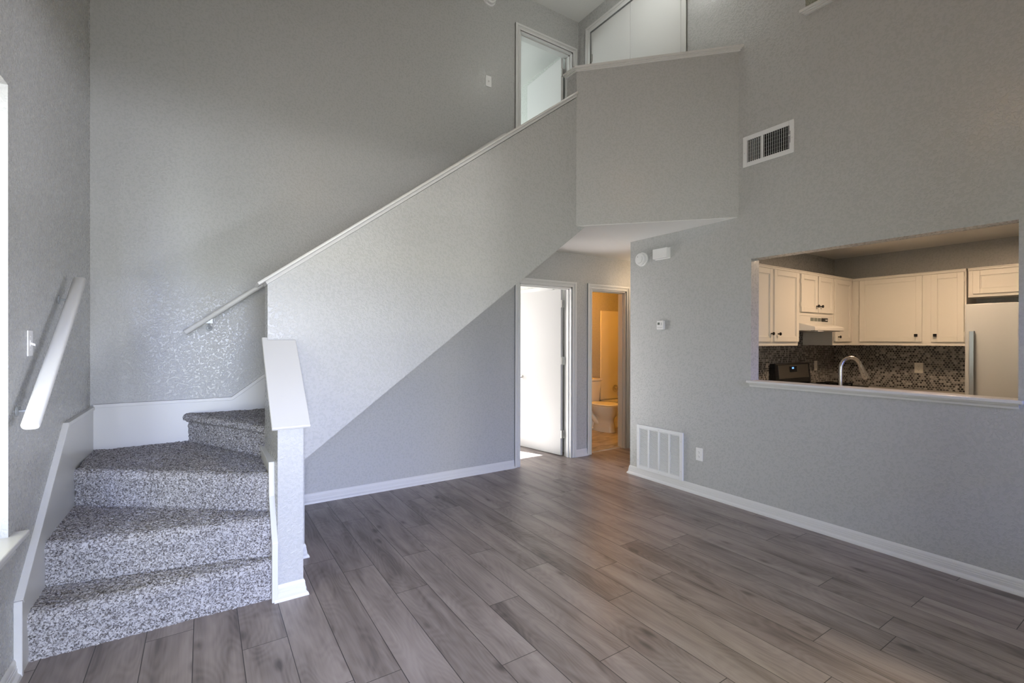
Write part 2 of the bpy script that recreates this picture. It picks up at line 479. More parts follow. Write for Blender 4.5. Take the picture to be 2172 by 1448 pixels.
def wall_grid(axis, pos, th, u0, u1, v0, v1, holes):
    """Slab wall with rectangular holes. axis 'y': u=x, thickness along y; axis 'x': u=y."""
    us = sorted({u0, u1, *[h for q in holes for h in q[:2] if u0 < h < u1]})
    vs = sorted({v0, v1, *[h for q in holes for h in q[2:] if v0 < h < v1]})
    def solid(i, j):
        if i < 0 or j < 0 or i >= len(us)-1 or j >= len(vs)-1: return False
        cu, cv = (us[i]+us[i+1])/2, (vs[j]+vs[j+1])/2
        return not any(a < cu < b and c < cv < d for a, b, c, d in holes)
    mb = MB()
    def P(u, v, t):
        return (u, t, v) if axis == 'y' else (t, u, v)
    a, b = pos, pos+th
    for i in range(len(us)-1):
        for j in range(len(vs)-1):
            if not solid(i, j): continue
            A, B, C, E = us[i], us[i+1], vs[j], vs[j+1]
            mb.add([P(A, C, a), P(B, C, a), P(B, E, a), P(A, E, a)], [(0, 1, 2, 3)])
            mb.add([P(A, C, b), P(B, C, b), P(B, E, b), P(A, E, b)], [(0, 1, 2, 3)])
            if not solid(i-1, j): mb.add([P(A, C, a), P(A, C, b), P(A, E, b), P(A, E, a)], [(0, 1, 2, 3)])
            if not solid(i+1, j): mb.add([P(B, C, a), P(B, C, b), P(B, E, b), P(B, E, a)], [(0, 1, 2, 3)])
            if not solid(i, j-1): mb.add([P(A, C, a), P(A, C, b), P(B, C, b), P(B, C, a)], [(0, 1, 2, 3)])
            if not solid(i, j+1): mb.add([P(A, E, a), P(A, E, b), P(B, E, b), P(B, E, a)], [(0, 1, 2, 3)])
    # merge shared corners so normals can be made consistent
    key, nv, mp = {}, [], []
    for p in mb.v:
        k = tuple(round(c, 5) for c in p)
        if k not in key:
            key[k] = len(nv); nv.append(p)
        mp.append(key[k])
    mb.v = nv; mb.f = [tuple(mp[i] for i in f) for f in mb.f]
    return mb


# ------------------------------------------------------------------ the room shell
struct(MB().box((-3.2, YF-0.6, -0.12), (7.6, 7.5, 0.0)).build('floor', M_FLOOR),
       'grey brown wood plank floor running through the room', 'floor')
struct(MB().box((-0.85, YF-0.15, CZ), (7.6, D+0.12, CZ+0.12)).build('ceiling', M_CEIL),
       'flat white ceiling high over the loft door', 'ceiling')

DX0, DX1 = 2.932, 3.690       # bedroom doors (both storeys)
BX0, BX1 = 3.997, 4.605       # bathroom door
struct(wall_grid('y', D, 0.12, -0.80, 7.6, 0, CZ,
                 [(DX0, DX1, -1, 2.035), (BX0, BX1, -1, 2.035), (DX0, DX1, LZ, 4.825)]).build('wall_back', M_WALL),
       'tall grey textured wall behind the stairs, with the three doorways', 'wall')
W1 = (0.95, 2.690, 0.605, 2.42)
struct(wall_grid('x', XL-0.15, 0.15, YF-0.15, D+0.12, 0, CZ, [W1]).build('wall_left', M_WALL),
       'tall grey wall with the flat handrail and the window', 'wall')
PY0, PY1, PZ0, PZ1 = 0.6575, 2.1854, 1.052, 2.0755
struct(wall_grid('x', XK, 0.116, YF-0.15, D, 0, CZ,
                 [(PY0, PY1, PZ0, PZ1), (3.500, D+1, -1, LZ), (2.884, 4.121, LZ+0.001, 4.985), (-0.5, 1.772, 3.835, 4.85)]).build('wall_right', M_WALL),
       'grey textured wall with the kitchen pass-through opening and two grilles', 'wall')
GX0, GX1 = -0.36, 0.86
W2 = (1.9, 3.5, 0.55, 2.15)
struct(wall_grid('y', YF-0.15, 0.15, -0.80, 3.9, 0, CZ, [(GX0, GX1, -1, 2.06), (W2[0], W2[1], W2[2], W2[3])]).build('wall_front', M_WALL),
       'grey wall with the glass door, opposite the stairs', 'wall')

# stair wall: long sloped half wall in front of the flight
SL = [(NX0, 0.0), (0.551, 0.0), (0.551, 0.629), (2.949, 2.443), (2.8445, 2.443), (2.8445, 3.607), (NX0, 1.745)]
struct(MB().prism(SL, 'y', S0, S1).build('wall_stair', M_WALL), 'sloping grey half wall along the flight of stairs', 'wall')
NW = [(NY, 0.0), (S0, 0.0), (S0, 1.388), (NY, 0.941)]
struct(MB().prism(NW, 'x', NX0, NX1).build('wall_newel', M_WALL), 'short low grey wall at the foot of the stairs', 'wall')
# sloping soffit under the flight and its low end
sof = MB()
sof.hexa([(0.551, S1, 0.629), (2.949, S1, 2.443), (2.949, D, 2.443), (0.551, D, 0.629),
          (0.551, S1, 0.669), (2.80, S1, 2.44), (2.80, D, 2.44), (0.551, D, 0.669)])
struct(sof.build('ceiling_stair', M_WALL), 'sloping underside of the flight of stairs', 'ceiling')
struct(MB().box((0.45, S1, 0), (0.551, D, 0.66)).build('wall_under_stair', M_WALL), 'low grey wall closing the space under the stairs', 'wall')

# loft floor / hall ceiling and the angled balcony wall
HC = [(2.74, D), (2.74, S1+0.001), (2.848, S1+0.001), (2.848, S0+0.006), (XK-0.001, 2.304), (XK-0.001, 3.5), (5.6, 3.5), (5.6, D)]
struct(MB().prism(HC, 'z', HZ, LZ).build('ceiling_hall', M_CEIL), 'white ceiling of the hall under the balcony', 'ceiling')
k = 0.135
BAL = [(2.8445, S0), (XK, 2.297), (XK, 2.297+k), (2.8445, S0+k+0.0)]
struct(MB().prism(BAL, 'z', HZ+0.004, 3.842).build('wall_balcony', M_WALL), 'angled grey balcony half wall above the hall', 'wall')

# hall beyond the corner
struct(MB().box((XK+0.10, 3.38, 0), (5.7, 3.5, HZ+0.1)).build('wall_hall', M_WALL), 'grey wall on the near side of the hall', 'wall')
struct(MB().box((5.6, 3.38, 0), (5.72, D, HZ+0.1)).build('wall_hall_end', M_WALL), 'grey wall at the end of the hall', 'wall')

# kitchen shell
KY, KX = 2.80, 6.745
struct(MB().box((XK+0.116, KY, 0), (KX+0.12, KY+0.12, HZ)).build('wall_kitchen_range', M_WALL), 'kitchen wall behind the range', 'wall')
struct(MB().box((KX, -0.62, 0), (KX+0.12, KY, HZ)).build('wall_kitchen_back', M_WALL), 'kitchen wall behind the refrigerator', 'wall')
struct(MB().box((XK+0.116, -0.62, 0), (KX, -0.5, HZ)).build('wall_kitchen_near', M_WALL), 'near wall of the kitchen', 'wall')
struct(MB().box((XK+0.116, -0.62, HZ), (KX+0.12, KY+0.12, HZ+0.2)).build('ceiling_kitchen', M_CEIL), 'white ceiling of the kitchen', 'ceiling')

# loft room behind the upper opening, and behind the closet doors
struct(MB().box((6.6, YF, LZ), (6.72, D, CZ)).build('wall_loft', M_WALL), 'far wall of the loft', 'wall')
struct(MB().box((XK+0.116, YF, LZ-0.1), (6.72, 3.5, LZ)).build('floor_loft', M_CARPET), 'carpeted loft floor', 'floor')
struct(MB().box((XK+0.116, YF-0.12, LZ-0.1), (6.72, YF, CZ)).build('wall_loft_near', M_WALL), 'near wall of the loft', 'wall')
struct(MB().box((XK+0.116, 2.4, LZ), (6.6, 2.52, CZ)).build('wall_closet', M_WALL), 'wall between the closet and the loft', 'wall')

# bedroom below, room above, bathroom
YB = 7.23
struct(wall_grid('y', YB, 0.12, -3.2, 3.9, 0, 5.3, [(0.6, 2.475, 0.06, 2.035)]).build('wall_bedroom', M_GREEN), 'far wall of the bedrooms', 'wall')
struct(MB().box((-3.2, D+0.12, 0), (-3.08, YB, 5.3)).build('wall_bedroom_left', M_GREEN), 'left wall of the bedrooms', 'wall')
struct(MB().box((-3.2, D, 0), (-0.80, D+0.12, 5.3)).build('wall_bedroom_near', M_GREEN), 'near wall of the bedrooms', 'wall')
struct(MB().box((3.79, D+0.12, 0), (3.90, YB, 5.3)).build('wall_bedroom_right', M_GREEN), 'right wall of the bedrooms', 'wall')
struct(MB().box((-3.2, D+0.12, HZ), (3.9, YB, LZ)).build('ceiling_bedroom', M_CEIL), 'ceiling of the lower bedroom', 'ceiling')
up = MB()
up.hexa([(-3.2, D+0.12, 5.0), (3.9, D+0.12, 5.0), (3.9, YB+0.12, 5.0), (-3.2, YB+0.12, 5.0),
         (-3.2, D+0.12, 5.35), (3.9, D+0.12, 5.35), (3.9, YB+0.12, 5.35), (-3.2, YB+0.12, 5.35)])
struct(up.build('ceiling_upper_room', M_CEIL), 'ceiling of the upper room', 'ceiling')
# lintel trim of the closet seen above the open bedroom door
struct(MB().box((3.765, 4.80, 2.035), (3.79, 5.75, 2.105)).box((3.765, 4.80, 0), (3.79, 4.87, 2.035)).box((3.765, 5.68, 0), (3.79, 5.75, 2.035)).build('trim_5', M_TRIM),
       'white casing on the bedroom side wall, seen above the open door', 'trim')
BYB = 5.87
struct(MB().box((3.9, D+0.12, 0), (4.05, BYB, HZ)).build('wall_bathroom_left', M_WALL), 'left wall of the bathroom', 'wall')
struct(MB().box((3.9, BYB, 0), (6.6, BYB+0.1, HZ)).build('wall_bathroom', M_WALL), 'far wall of the bathroom behind the toilet', 'wall')
struct(MB().box((6.45, D+0.12, 0), (6.57, BYB, HZ)).build('wall_bathroom_right', M_WALL), 'right wall of the bathroom', 'wall')
struct(MB().box((3.9, D+0.12, HZ), (6.6, BYB+0.1, HZ+0.1)).build('ceiling_bathroom', M_CEIL), 'ceiling of the bathroom', 'ceiling')
struct(MB().box((4.05, D+0.12, 0), (6.45, BYB, 0.006)).build('floor_bathroom', M_BATHF), 'veined beige tile floor of the bathroom', 'floor')
struct(MB().prism([(D+0.05, 0), (D+0.06, 0.010), (D+0.12, 0.010), (D+0.135, 0)], 'x', BX0, BX1).build('trim_6', M_BATHF), 'stone threshold in the bathroom doorway', 'threshold')

# ------------------------------------------------------------------ baseboards
BBP = [(0, 0), (0.026, 0), (0.026, 0.006), (0.023, 0.015), (0.016, 0.022), (0.013, 0.026), (0.013, 0.044), (0.0105, 0.0465), (0.0105, 0.056),
       (0.0085, 0.059), (0.0085, 0.070), (0.006, 0.079), (0.002, 0.0855), (0, 0.0857)]
struct(MB().sweep(BBP, [(NX0-0.018, NY), (NX1, NY), (NX1, S0), (0.551, S0), (0.551, D), (2.864, D)], left=False).build('baseboard_back', M_TRIM, smooth=True, angle=25),
       'white baseboard around the newel wall and below the stair', 'baseboard')
struct(MB().sweep(BBP, [(3.752, D), (3.931, D)], left=False).build('baseboard_hall', M_TRIM), 'short white baseboard between the two hall doors', 'baseboard')
struct(MB().sweep(BBP, [(4.668, D), (5.6, D)], left=False).build('baseboard_hall_end', M_TRIM), 'white baseboard beyond the bathroom door', 'baseboard')
struct(MB().sweep(BBP, [(5.6, 3.5), (XK, 3.5), (XK, YF)], left=False).map(lambda x, y, z: (x, y, z)).build('baseboard_right', M_TRIM, smooth=True, angle=25),
       'long white baseboard under the kitchen opening', 'baseboard')
struct(MB().sweep(BBP, [(XL, YF), (XL, 2.752)], left=False).build('baseboard_left', M_TRIM, smooth=True, angle=25), 'white baseboard under the left window', 'baseboard')


# ------------------------------------------------------------------ doors
def casing_mb(x0, x1, z0, z1, y, w=0.062):
    mb = MB()
    for (a, b, t) in ((0.0, w, 0.010), (0.0, 0.012, 0.014), (w-0.024, w, 0.018), (w-0.036, w-0.028, 0.014)):
        mb.box((x0-b, y-t, z0), (x0-a, y+0.001, z1+b))
        mb.box((x1+a, y-t, z0), (x1+b, y+0.001, z1+b))
        mb.box((x0-a, y-t, z1+a), (x1+a, y+0.001, z1+b))
    return mb


def jamb_mb(x0, x1, z0, z1, y0, y1):
    mb = MB(); t = 0.016
    mb.box((x0-0.001, y0-0.002, z0), (x0+t, y1, z1)); mb.box((x1-t, y0-0.002, z0), (x1+0.001, y1, z1)); mb.box((x0, y0-0.002, z1-t), (x1, y1, z1+0.001))
    m0, m1 = (y0+0.066, y0+0.078)   # stop
    mb.box((x0+t, m0-0.03, z0), (x0+t+0.011, m1, z1-t)); mb.box((x1-t-0.011, m0-0.03, z0), (x1-t, m1, z1-t)); mb.box((x0+t, m0-0.03, z1-t-0.011), (x1-t, m1, z1-t))
    return mb


def door_frame(n, x0, x1, z0, z1, label):
    root = thing('door_%d' % n, ((x0+x1)/2, D, z0), label, 'door'); root['kind'] = 'structure'
    casing_mb(x0, x1, z0, z1, D).build('casing', M_TRIM, root, bevel=0.0015, seg=1)
    jamb_mb(x0, x1, z0, z1, D, D+0.122).build('jamb', M_TRIM, root)
    return root


def slab(root, hx, hy, ang, w, z0, h, knob=True, mat=None):
    d = Vector((math.cos(ang), math.sin(ang), 0)); n = Vector((d.y, -d.x, 0))   # n points to the viewer side
    def T(u, t, z):
        p = Vector((hx, hy, z0))+d*u+n*t; return (p.x, p.y, p.z+z)
    s = MB().box((0, -0.035, 0.012), (w, 0, h)).map(T).build('door_slab', mat or M_DOOR, root, bevel=0.002, seg=1)
    if knob:
        c = Vector((hx, hy, z0))+d*(w-0.06)+Vector((0, 0, 0.915))
        kb = MB(); prof = [(0.032, 0.0), (0.032, 0.004), (0.026, 0.008), (0.011, 0.012), (0.011, 0.030), (0.020, 0.036), (0.027, 0.046), (0.0275, 0.056), (0.022, 0.064), (0.001, 0.067)]
        kb.lathe(prof, c, n); kb.lathe(prof, c-n*0.035, -n)
        tag(kb.build('knob', M_STEEL, s, smooth=True), 'satin metal knob')
    for zz in (0.22, h-0.22, h/2+0.1):
        hb = MB().box((-0.012, -0.033, zz), (0.001, -0.006, zz+0.09)); hb.tube([(-0.008, 0.004, zz-0.004), (-0.008, 0.004, zz+0.094)], 0.006, 10)
        hb.box((-0.03, -0.001, zz), (0.0, 0.002, zz+0.09))
        hb.map(T).build('hinge', M_HINGE, s)
    return s


d1 = door_frame(1, DX0, DX1, 0.0, 2.035, 'white bedroom door standing open under the stairs')
slab(d1, 3.655, D+0.128, R(99), 0.745, 0.0, 2.02, mat=M_DOOR_DIMMED)
d2 = door_frame(2, BX0, BX1, 0.0, 2.035, 'white framed bathroom doorway, with orange light inside')
tag(MB().box((BX1-0.0175, D+0.045, 0.98), (BX1-0.014, D+0.075, 1.05)).build('strike_plate', M_HINGE, d2), 'small metal strike plate')
d3 = door_frame(3, DX0, DX1, LZ, 4.825, 'white upstairs door standing open above the stairs')
slab(d3, 3.655, D+0.128, R(88), 0.745, LZ, 2.02, knob=False)

# closet double doors in the loft
d4 = thing('door_4', (XK, 3.5, LZ), 'white double closet doors up in the loft', 'door'); d4['kind'] = 'structure'
c4 = MB(); w = 0.075
for (a, b, t) in ((0.0, w, 0.010), (0.0, 0.014, 0.014), (w-0.026, w, 0.018)):
    c4.box((XK-t, 2.884-b, LZ), (XK+0.001, 2.884-a, 4.985+b)); c4.box((XK-t, 4.121+a, LZ), (XK+0.001, 4.121+b, 4.985+b))
    c4.box((XK-t, 2.884-a, 4.985+a), (XK+0.001, 4.121+a, 4.985+b))
c4.build('casing', M_TRIM, d4, bevel=0.0015, seg=1)
for (a, b) in ((2.888, 3.5145), (3.5185, 4.117)):
    s4 = MB().box((XK+0.004, a, LZ+0.012), (XK+0.038, b, 4.980)).build('door_slab', M_DOOR, d4, bevel=0.002, seg=1)
    hy = 4.112 if b > 4 else 2.893
    for zz in (LZ+0.25, LZ+1.0, LZ+1.85):
        MB().box((XK-0.003, hy-0.014, zz), (XK+0.005, hy+0.002, zz+0.085)).build('hinge', M_HINGE, s4)

# glass door behind the camera and the window on the left
gd = thing('door_5', ((GX0+GX1)/2, YF-0.08, 0), 'white framed glass patio door facing the stairs', 'door'); gd['kind'] = 'structure'
gf = MB()
for x in (GX0, GX1-0.05): gf.box((x, YF-0.12, 0), (x+0.05, YF-0.06, 2.06))
for z in (0, 2.02): gf.box((GX0, YF-0.12, z), (GX1, YF-0.06, z+0.04))
gf.build('frame', M_ALU, gd)
for z in (0.66, 0.955, 1.25, 1.545, 1.84):
    MB().box((GX0, YF-0.10, z), (GX1, YF-0.085, z+0.022)).build('muntin', M_ALU, gd)
MB().box((GX0+0.02, YF-0.095, 0.03), (GX1-0.02, YF-0.091, 2.03)).build('pane', M_PANE, gd)

wn = thing('window_1', (XL-0.1, (W1[0]+W1[1])/2, W1[2]), 'white framed window with a projecting sill beside the lower handrail', 'window'); wn['kind'] = 'structure'
fr = MB()
x0, x1 = XL-0.148, XL-0.098
for y in (W1[0], (W1[0]+W1[1])/2-0.02, W1[1]-0.045): fr.box((x0, y, W1[2]), (x1, y+0.045, W1[3]))
for z in (W1[2], (W1[2]+W1[3])/2, W1[3]-0.045): fr.box((x0, W1[0], z), (x1, W1[1], z+0.045))
fr.build('frame', M_ALU, wn)
MB().box((XL-0.125, W1[0]+0.02, W1[2]+0.02), (XL-0.121, W1[1]-0.02, W1[3]-0.02)).build('pane', M_PANE, wn)
# white painted returns
rv = MB()
rv.box((XL-0.098, W1[1]-0.004, W1[2]), (XL+0.0005, W1[1]+0.0, W1[3])); rv.box((XL-0.098, W1[0], W1[3]-0.004), (XL+0.0005, W1[1], W1[3]))
rv.box((XL-0.098, W1[0], W1[2]), (XL+0.0005, W1[0]+0.004, W1[3]))
rv.build('reveal', M_WALL, wn)
sl = MB().box((XL-0.098, W1[0]-0.06, W1[2]-0.019), (XL+0.048, W1[1]+0.065, W1[2]+0.003))
sl.build('window_sill', M_TRIM, wn, bevel=0.005)
MB().box((XL, W1[0]-0.03, W1[2]-0.075), (XL+0.014, W1[1]+0.035, W1[2]-0.019)).box((XL, W1[0]-0.03, W1[2]-0.04), (XL+0.024, W1[1]+0.035, W1[2]-0.019)).build('apron', M_TRIM, wn, bevel=0.003, seg=1)

wn2 = thing('window_added', ((W2[0]+W2[1])/2, YF-0.1, W2[2]), 'added unseen white framed window beside the glass door, letting fill light in', 'window'); wn2['kind'] = 'structure'  # unseen window, put in so light reaches the left wall
fr = MB()
for x in (W2[0], (W2[0]+W2[1])/2-0.02, W2[1]-0.045): fr.box((x, YF-0.12, W2[2]), (x+0.045, YF-0.07, W2[3]))
for z in (W2[2], (W2[2]+W2[3])/2, W2[3]-0.045): fr.box((W2[0], YF-0.12, z), (W2[1], YF-0.07, z+0.045))
fr.build('frame', M_ALU, wn2)
MB().box((W2[0]+0.02, YF-0.10, W2[2]+0.02), (W2[1]-0.02, YF-0.096, W2[3]-0.02)).build('pane', M_PANE, wn2)
MB().box((W2[0]-0.05, YF-0.07, W2[2]-0.02), (W2[1]+0.05, YF+0.045, W2[2])).build('window_sill', M_TRIM, wn2, bevel=0.005)

struct(MB().box((1.28, -5.2, 0), (1.42, YF-0.155, 3.0)).build('wall_light_block', M_WALL), 'added outdoor wall blocking light between the glass door and the added window', 'wall')  # unseen wall, put in to keep door and window lights from crossing

# pass-through sill
ps = struct(MB().box((XK-0.035, PY0-0.025, PZ0), (XK+0.135, PY1+0.025, PZ0+0.022)).build('sill', M_TRIM, bevel=0.006), 'white ledge of the kitchen pass-through opening', 'sill')
ap = MB().prism([(XK, PZ0-0.04), (XK-0.010, PZ0-0.04), (XK-0.014, PZ0-0.022), (XK-0.024, PZ0-0.008), (XK-0.026, PZ0+0.001), (XK, PZ0+0.001)], 'y', PY0, PY1)
ap.v = [(a, b, c) for (b, a, c) in [(y, x, z) for (x, y, z) in ap.v]]
MBX = MB()
pts = [(XK, PZ0-0.028), (XK-0.010, PZ0-0.028), (XK-0.013, PZ0-0.016), (XK-0.022, PZ0-0.006), (XK-0.024, PZ0+0.001), (XK, PZ0+0.001)]
n = len(pts)
MBX.loft([[(a, PY0-0.005, b) for a, b in pts], [(a, PY1+0.005, b) for a, b in pts]])
MBX.build('apron', M_TRIM, ps)


# ------------------------------------------------------------------ caps on the half walls
def offset_poly(poly, d):
    """offset a counter-clockwise convex outline outwards."""
    n = len(poly); out = []
    for i in range(n):
        p0, p1, p2 = Vector(poly[i-1]), Vector(poly[i]), Vector(poly[(i+1) % n])
        a = (p1-p0).normalized(); b = (p2-p1).normalized()
        na, nb_ = Vector((a.y, -a.x)), Vector((b.y, -b.x))
        m = (na+nb_)/(1+na.dot(nb_)); q = p1+m*d
        out.append((q.x, q.y))
    return out


# stair cap: section across the wall, swept along the slope
sv = Vector((1, 0, 0.7448)).normalized(); nv = Vector((-sv.z, 0, sv.x))
def stair_cap_section(base, pts):
    return [tuple(base+Vector((0, 1, 0))*a+nv*b) for a, b in pts]
yc = (S0+S1)/2; hw = (S1-S0)/2
secA = [(-hw-0.020, 0.017), (-hw-0.030, 0.022), (-hw-0.032, 0.030), (-hw-0.028, 0.037), (hw+0.028, 0.037), (hw+0.032, 0.030), (hw+0.030, 0.022), (hw+0.020, 0.017)]
secB = [(-hw, -0.002), (-hw-0.008, 0.0), (-hw-0.011, 0.009), (-hw-0.020, 0.0175), (hw+0.020, 0.0175), (hw+0.011, 0.009), (hw+0.008, 0.0), (hw, -0.002)]
P0 = Vector((NX0, yc, 1.747)); Lst = (2.8445-NX0)/sv.x
cap = MB().loft([stair_cap_section(P0-sv*0.045, secA), stair_cap_section(P0+sv*(Lst+0.012), secA)])
cap.loft([stair_cap_section(P0-sv*0.004, secB), stair_cap_section(P0+sv*Lst, secB)])
struct(cap.build('trim_1', M_TRIM, smooth=True, angle=35), 'white sloping cap rail along the top of the stair half wall', 'trim')
# balcony cap
bp_ = MB()
BALc = [(2.8445, S0), (XK+0.05, 2.297-0.05), (XK+0.05, 2.297-0.05+k), (2.8445, S0+k)]
for d, z0, z1 in ((0.032, 3.862, 3.880), (0.028, 3.858, 3.862), (0.019, 3.850, 3.858), (0.011, 3.838, 3.850)):
    q = offset_poly(BALc, d); ym = S0+k+d*0.6
    (ax, ay), (bx, by) = q[2], q[3]
    bp_.prism([q[0], q[1], q[2], (ax+(bx-ax)*(ym-ay)/(by-ay), ym), (q[3][0], ym)], 'z', z0, z1)
struct(bp_.build('trim_2', M_TRIM), 'white cap rail on top of the angled balcony wall', 'trim')
# loft overlook ledge
lg = MB().box((XK-0.035, -0.5, 3.862), (XK+0.15, 1.80, 3.880)).box((XK-0.022, -0.5, 3.852), (XK+0.001, 1.785, 3.863)).box((XK-0.012, -0.5, 3.838), (XK+0.001, 1.775, 3.853))
lg.box((XK+0.001, -0.495, 3.836), (XK+0.115, 1.770, 3.863))
struct(lg.build('trim_3', M_TRIM), 'white ledge of the loft opening high on the right wall', 'trim')
# newel cap: tilted board with a rounded edge
cv = Vector((0, S0-NY, 1.388-0.941)).normalized(); cn = Vector((0, -cv.z, cv.y))
nc = MB()
o0 = Vector((0, NY, 0.941))
def NC(x, a, b):
    p = o0+cv*a+cn*b; return (x, p.y, p.z)
LN = (S0-NY)/cv.y
def capbox(mb, x0, x1, a0, a1, b0, b1):
    mb.hexa([NC(x0, a0, b0), NC(x1, a0, b0), NC(x1, a1, b0), NC(x0, a1, b0), NC(x0, a0, b1), NC(x1, a0, b1), NC(x1, a1, b1), NC(x0, a1, b1)])
nc.prism([(0, 0)]*0 or [(NX0-0.032, -0.035), (NX1+0.032, -0.035), (NX1+0.032, LN-0.001), (NX0-0.001, LN-0.001), (NX0-0.001, LN+0.022), (NX0-0.032, LN+0.022)], 'z', 0.0, 0.021)
nc.map(lambda x, a, b: NC(x, a, b))
struct(nc.build('trim_4', M_TRIM, bevel=0.006, seg=3), 'broad white tilted cap board on the newel wall at the stair foot', 'trim')

# ------------------------------------------------------------------ staircase
stairs = thing('staircase', (-0.17, 2.85, 0), 'grey speckled carpeted staircase that winds up behind the half wall', 'stairs')
RIS = [0.0, 0.212, 0.424, 0.636, 0.845]
NTOP = 9
for i in range(1, NTOP+1): RIS.append(0.845+(LZ-0.845)*i/NTOP)
LXW, RXW = XL+0.012, NX0-0.012
FR = [((LXW, 2.845), (RXW, 2.835)), ((LXW, 3.105), (RXW, 2.885)), ((LXW, 3.735), (RXW, 2.975)), ((-0.125, D-0.012), (RXW+0.01, 3.395))]
for i in range(NTOP): FR.append(((0.455+i*0.2835, D-0.012), (0.455+i*0.2835, S1-0.005)))
rng = np.random.default_rng(7)


def vnoise(h, w, step):
    """smooth random field on an h x w grid with the given cell size (in samples)."""
    gh, gw = int(h/step)+3, int(w/step)+3
    g = rng.random((gh, gw)); y = np.arange(h)/step; x = np.arange(w)/step
    yi = y.astype(int); xi = x.astype(int); fy = (y-yi)[:, None]; fx = (x-xi)[None, :]
    fy = fy*fy*(3-2*fy); fx = fx*fx*(3-2*fx)
    a = g[yi][:, xi]; b = g[yi][:, xi+1]; c = g[yi+1][:, xi]; d = g[yi+1][:, xi+1]
    return (a*(1-fx)+b*fx)*(1-fy)+(c*(1-fx)+d*fx)*fy


def carpet_step(i, res, back, undercut):
    z0, z1 = RIS[i], RIS[i+1]
    L, Rr = (np.array(p) for p in FR[i])
    d = Rr-L; nlen = np.hypot(*d); d = d/nlen; nin = np.array([-d[1], d[0]])   # towards the upper stairs
    ro = 0.030 if undercut else 0.016
    rad = 0.027 if undercut else 0.042
    prof = [(ro, z0-0.004)]
    if undercut: prof += [(ro, z1-0.062), (0.024, z1-0.056)]
    else: prof += [(ro, z1-0.12), (0.006, z1-0.07)]
    for a in np.linspace(250 if undercut else 200, 90, 9):
        prof.append((rad+rad*math.cos(math.radians(a)), z1-rad+rad*math.sin(math.radians(a))))
    prof = np.array(prof)
    # resample riser/nose profile
    seg = np.hypot(*np.diff(prof, axis=0).T); cum = np.concatenate([[0], np.cumsum(seg)])
    npf = max(6, int(cum[-1]/res)); tt = np.linspace(0, cum[-1], npf)
    po = np.interp(tt, cum, prof[:, 0]); pz = np.interp(tt, cum, prof[:, 1])
    nu = max(6, int(nlen/res)); us = np.linspace(0, 1, nu)
    Fp = L[None]+(Rr-L)[None]*us[:, None]
    bk = np.array(back); sb = np.hypot(*np.diff(bk, axis=0).T); cb = np.concatenate([[0], np.cumsum(sb)])
    Bp = np.stack([np.interp(us*cb[-1], cb, bk[:, 0]), np.interp(us*cb[-1], cb, bk[:, 1])], 1)
    nose = Fp+nin*po[-1]
    dist = np.hypot(*(Bp-nose).T).max(); nt_ = max(4, int(dist/res)); tv = np.linspace(0, 1, nt_)[1:]
    V = np.zeros((nu, npf+nt_-1, 3))
    V[:, :npf, :2] = Fp[:, None]+nin[None, None]*po[None, :, None]; V[:, :npf, 2] = pz[None]
    V[:, npf:, :2] = nose[:, None]+(Bp-nose)[:, None]*tv[None, :, None]; V[:, npf:, 2] = z1
    # tufts
    du = np.gradient(V, axis=0); dv = np.gradient(V, axis=1)
    N = np.cross(du, dv); N /= np.linalg.norm(N, axis=2, keepdims=True)+1e-9
    if N[nu//2, -2, 2] < 0: N = -N
    if res < 0.008:
        h, w = V.shape[:2]
        amp = 0.008*(vnoise(h, w, 2.2)-0.5)+0.006*(rng.random((h, w))-0.5)+0.005*(vnoise(h, w, 9)-0.5)+0.010*(vnoise(h, w, 45)-0.5)
        V = V+N*amp[:, :, None]
        V[:, :, :2] += (rng.random((h, w, 2))-0.5)*0.002
    h, w = V.shape[:2]
    idx = np.arange(h*w).reshape(h, w)
    q = np.stack([idx[:-1, :-1], idx[1:, :-1], idx[1:, 1:], idx[:-1, 1:]], -1).reshape(-1, 4)
    me = bpy.data.meshes.new('carpet_step')
    me.vertices.add(h*w); me.vertices.foreach_set('co', V.reshape(-1))
    me.loops.add(q.size); me.loops.foreach_set('vertex_index', q.reshape(-1).astype(np.int32))
    me.polygons.add(len(q)); me.polygons.foreach_set('loop_start', np.arange(0, q.size, 4, dtype=np.int32)); me.polygons.foreach_set('loop_total', np.full(len(q), 4, dtype=np.int32))
    me.update(calc_edges=True); me.validate()
    me.materials.append(M_CARPET)
    o = bpy.data.objects.new('carpet_step', me); COL.objects.link(o)
    o.parent = stairs; o.matrix_parent_inverse = Matrix.Translation(-stairs.location)
    return o


for i in range(len(FR)):
    if i == 2:
        back = [(LXW, D-0.012), (-0.125+0.03, D-0.012), (RXW+0.03, 3.42)]
    elif i == 3:
        back = [(FR[4][0][0]+0.05, D-0.012), (FR[4][1][0]+0.05, S1-0.005)]
    elif i < 2:
        a, b = FR[i+1]
        back = [(a[0], a[1]+0.035), (b[0], b[1]+0.035)]
    elif i < len(FR)-1:
        a, b = FR[i+1]
        back = [(a[0]+0.04, a[1]), (b[0]+0.04, b[1])]
    else:
        back = [(2.95, D-0.012), (2.95, S1-0.005)]
    carpet_step(i, 0.0042 if i < 4 else 0.03, back, i >= 3)


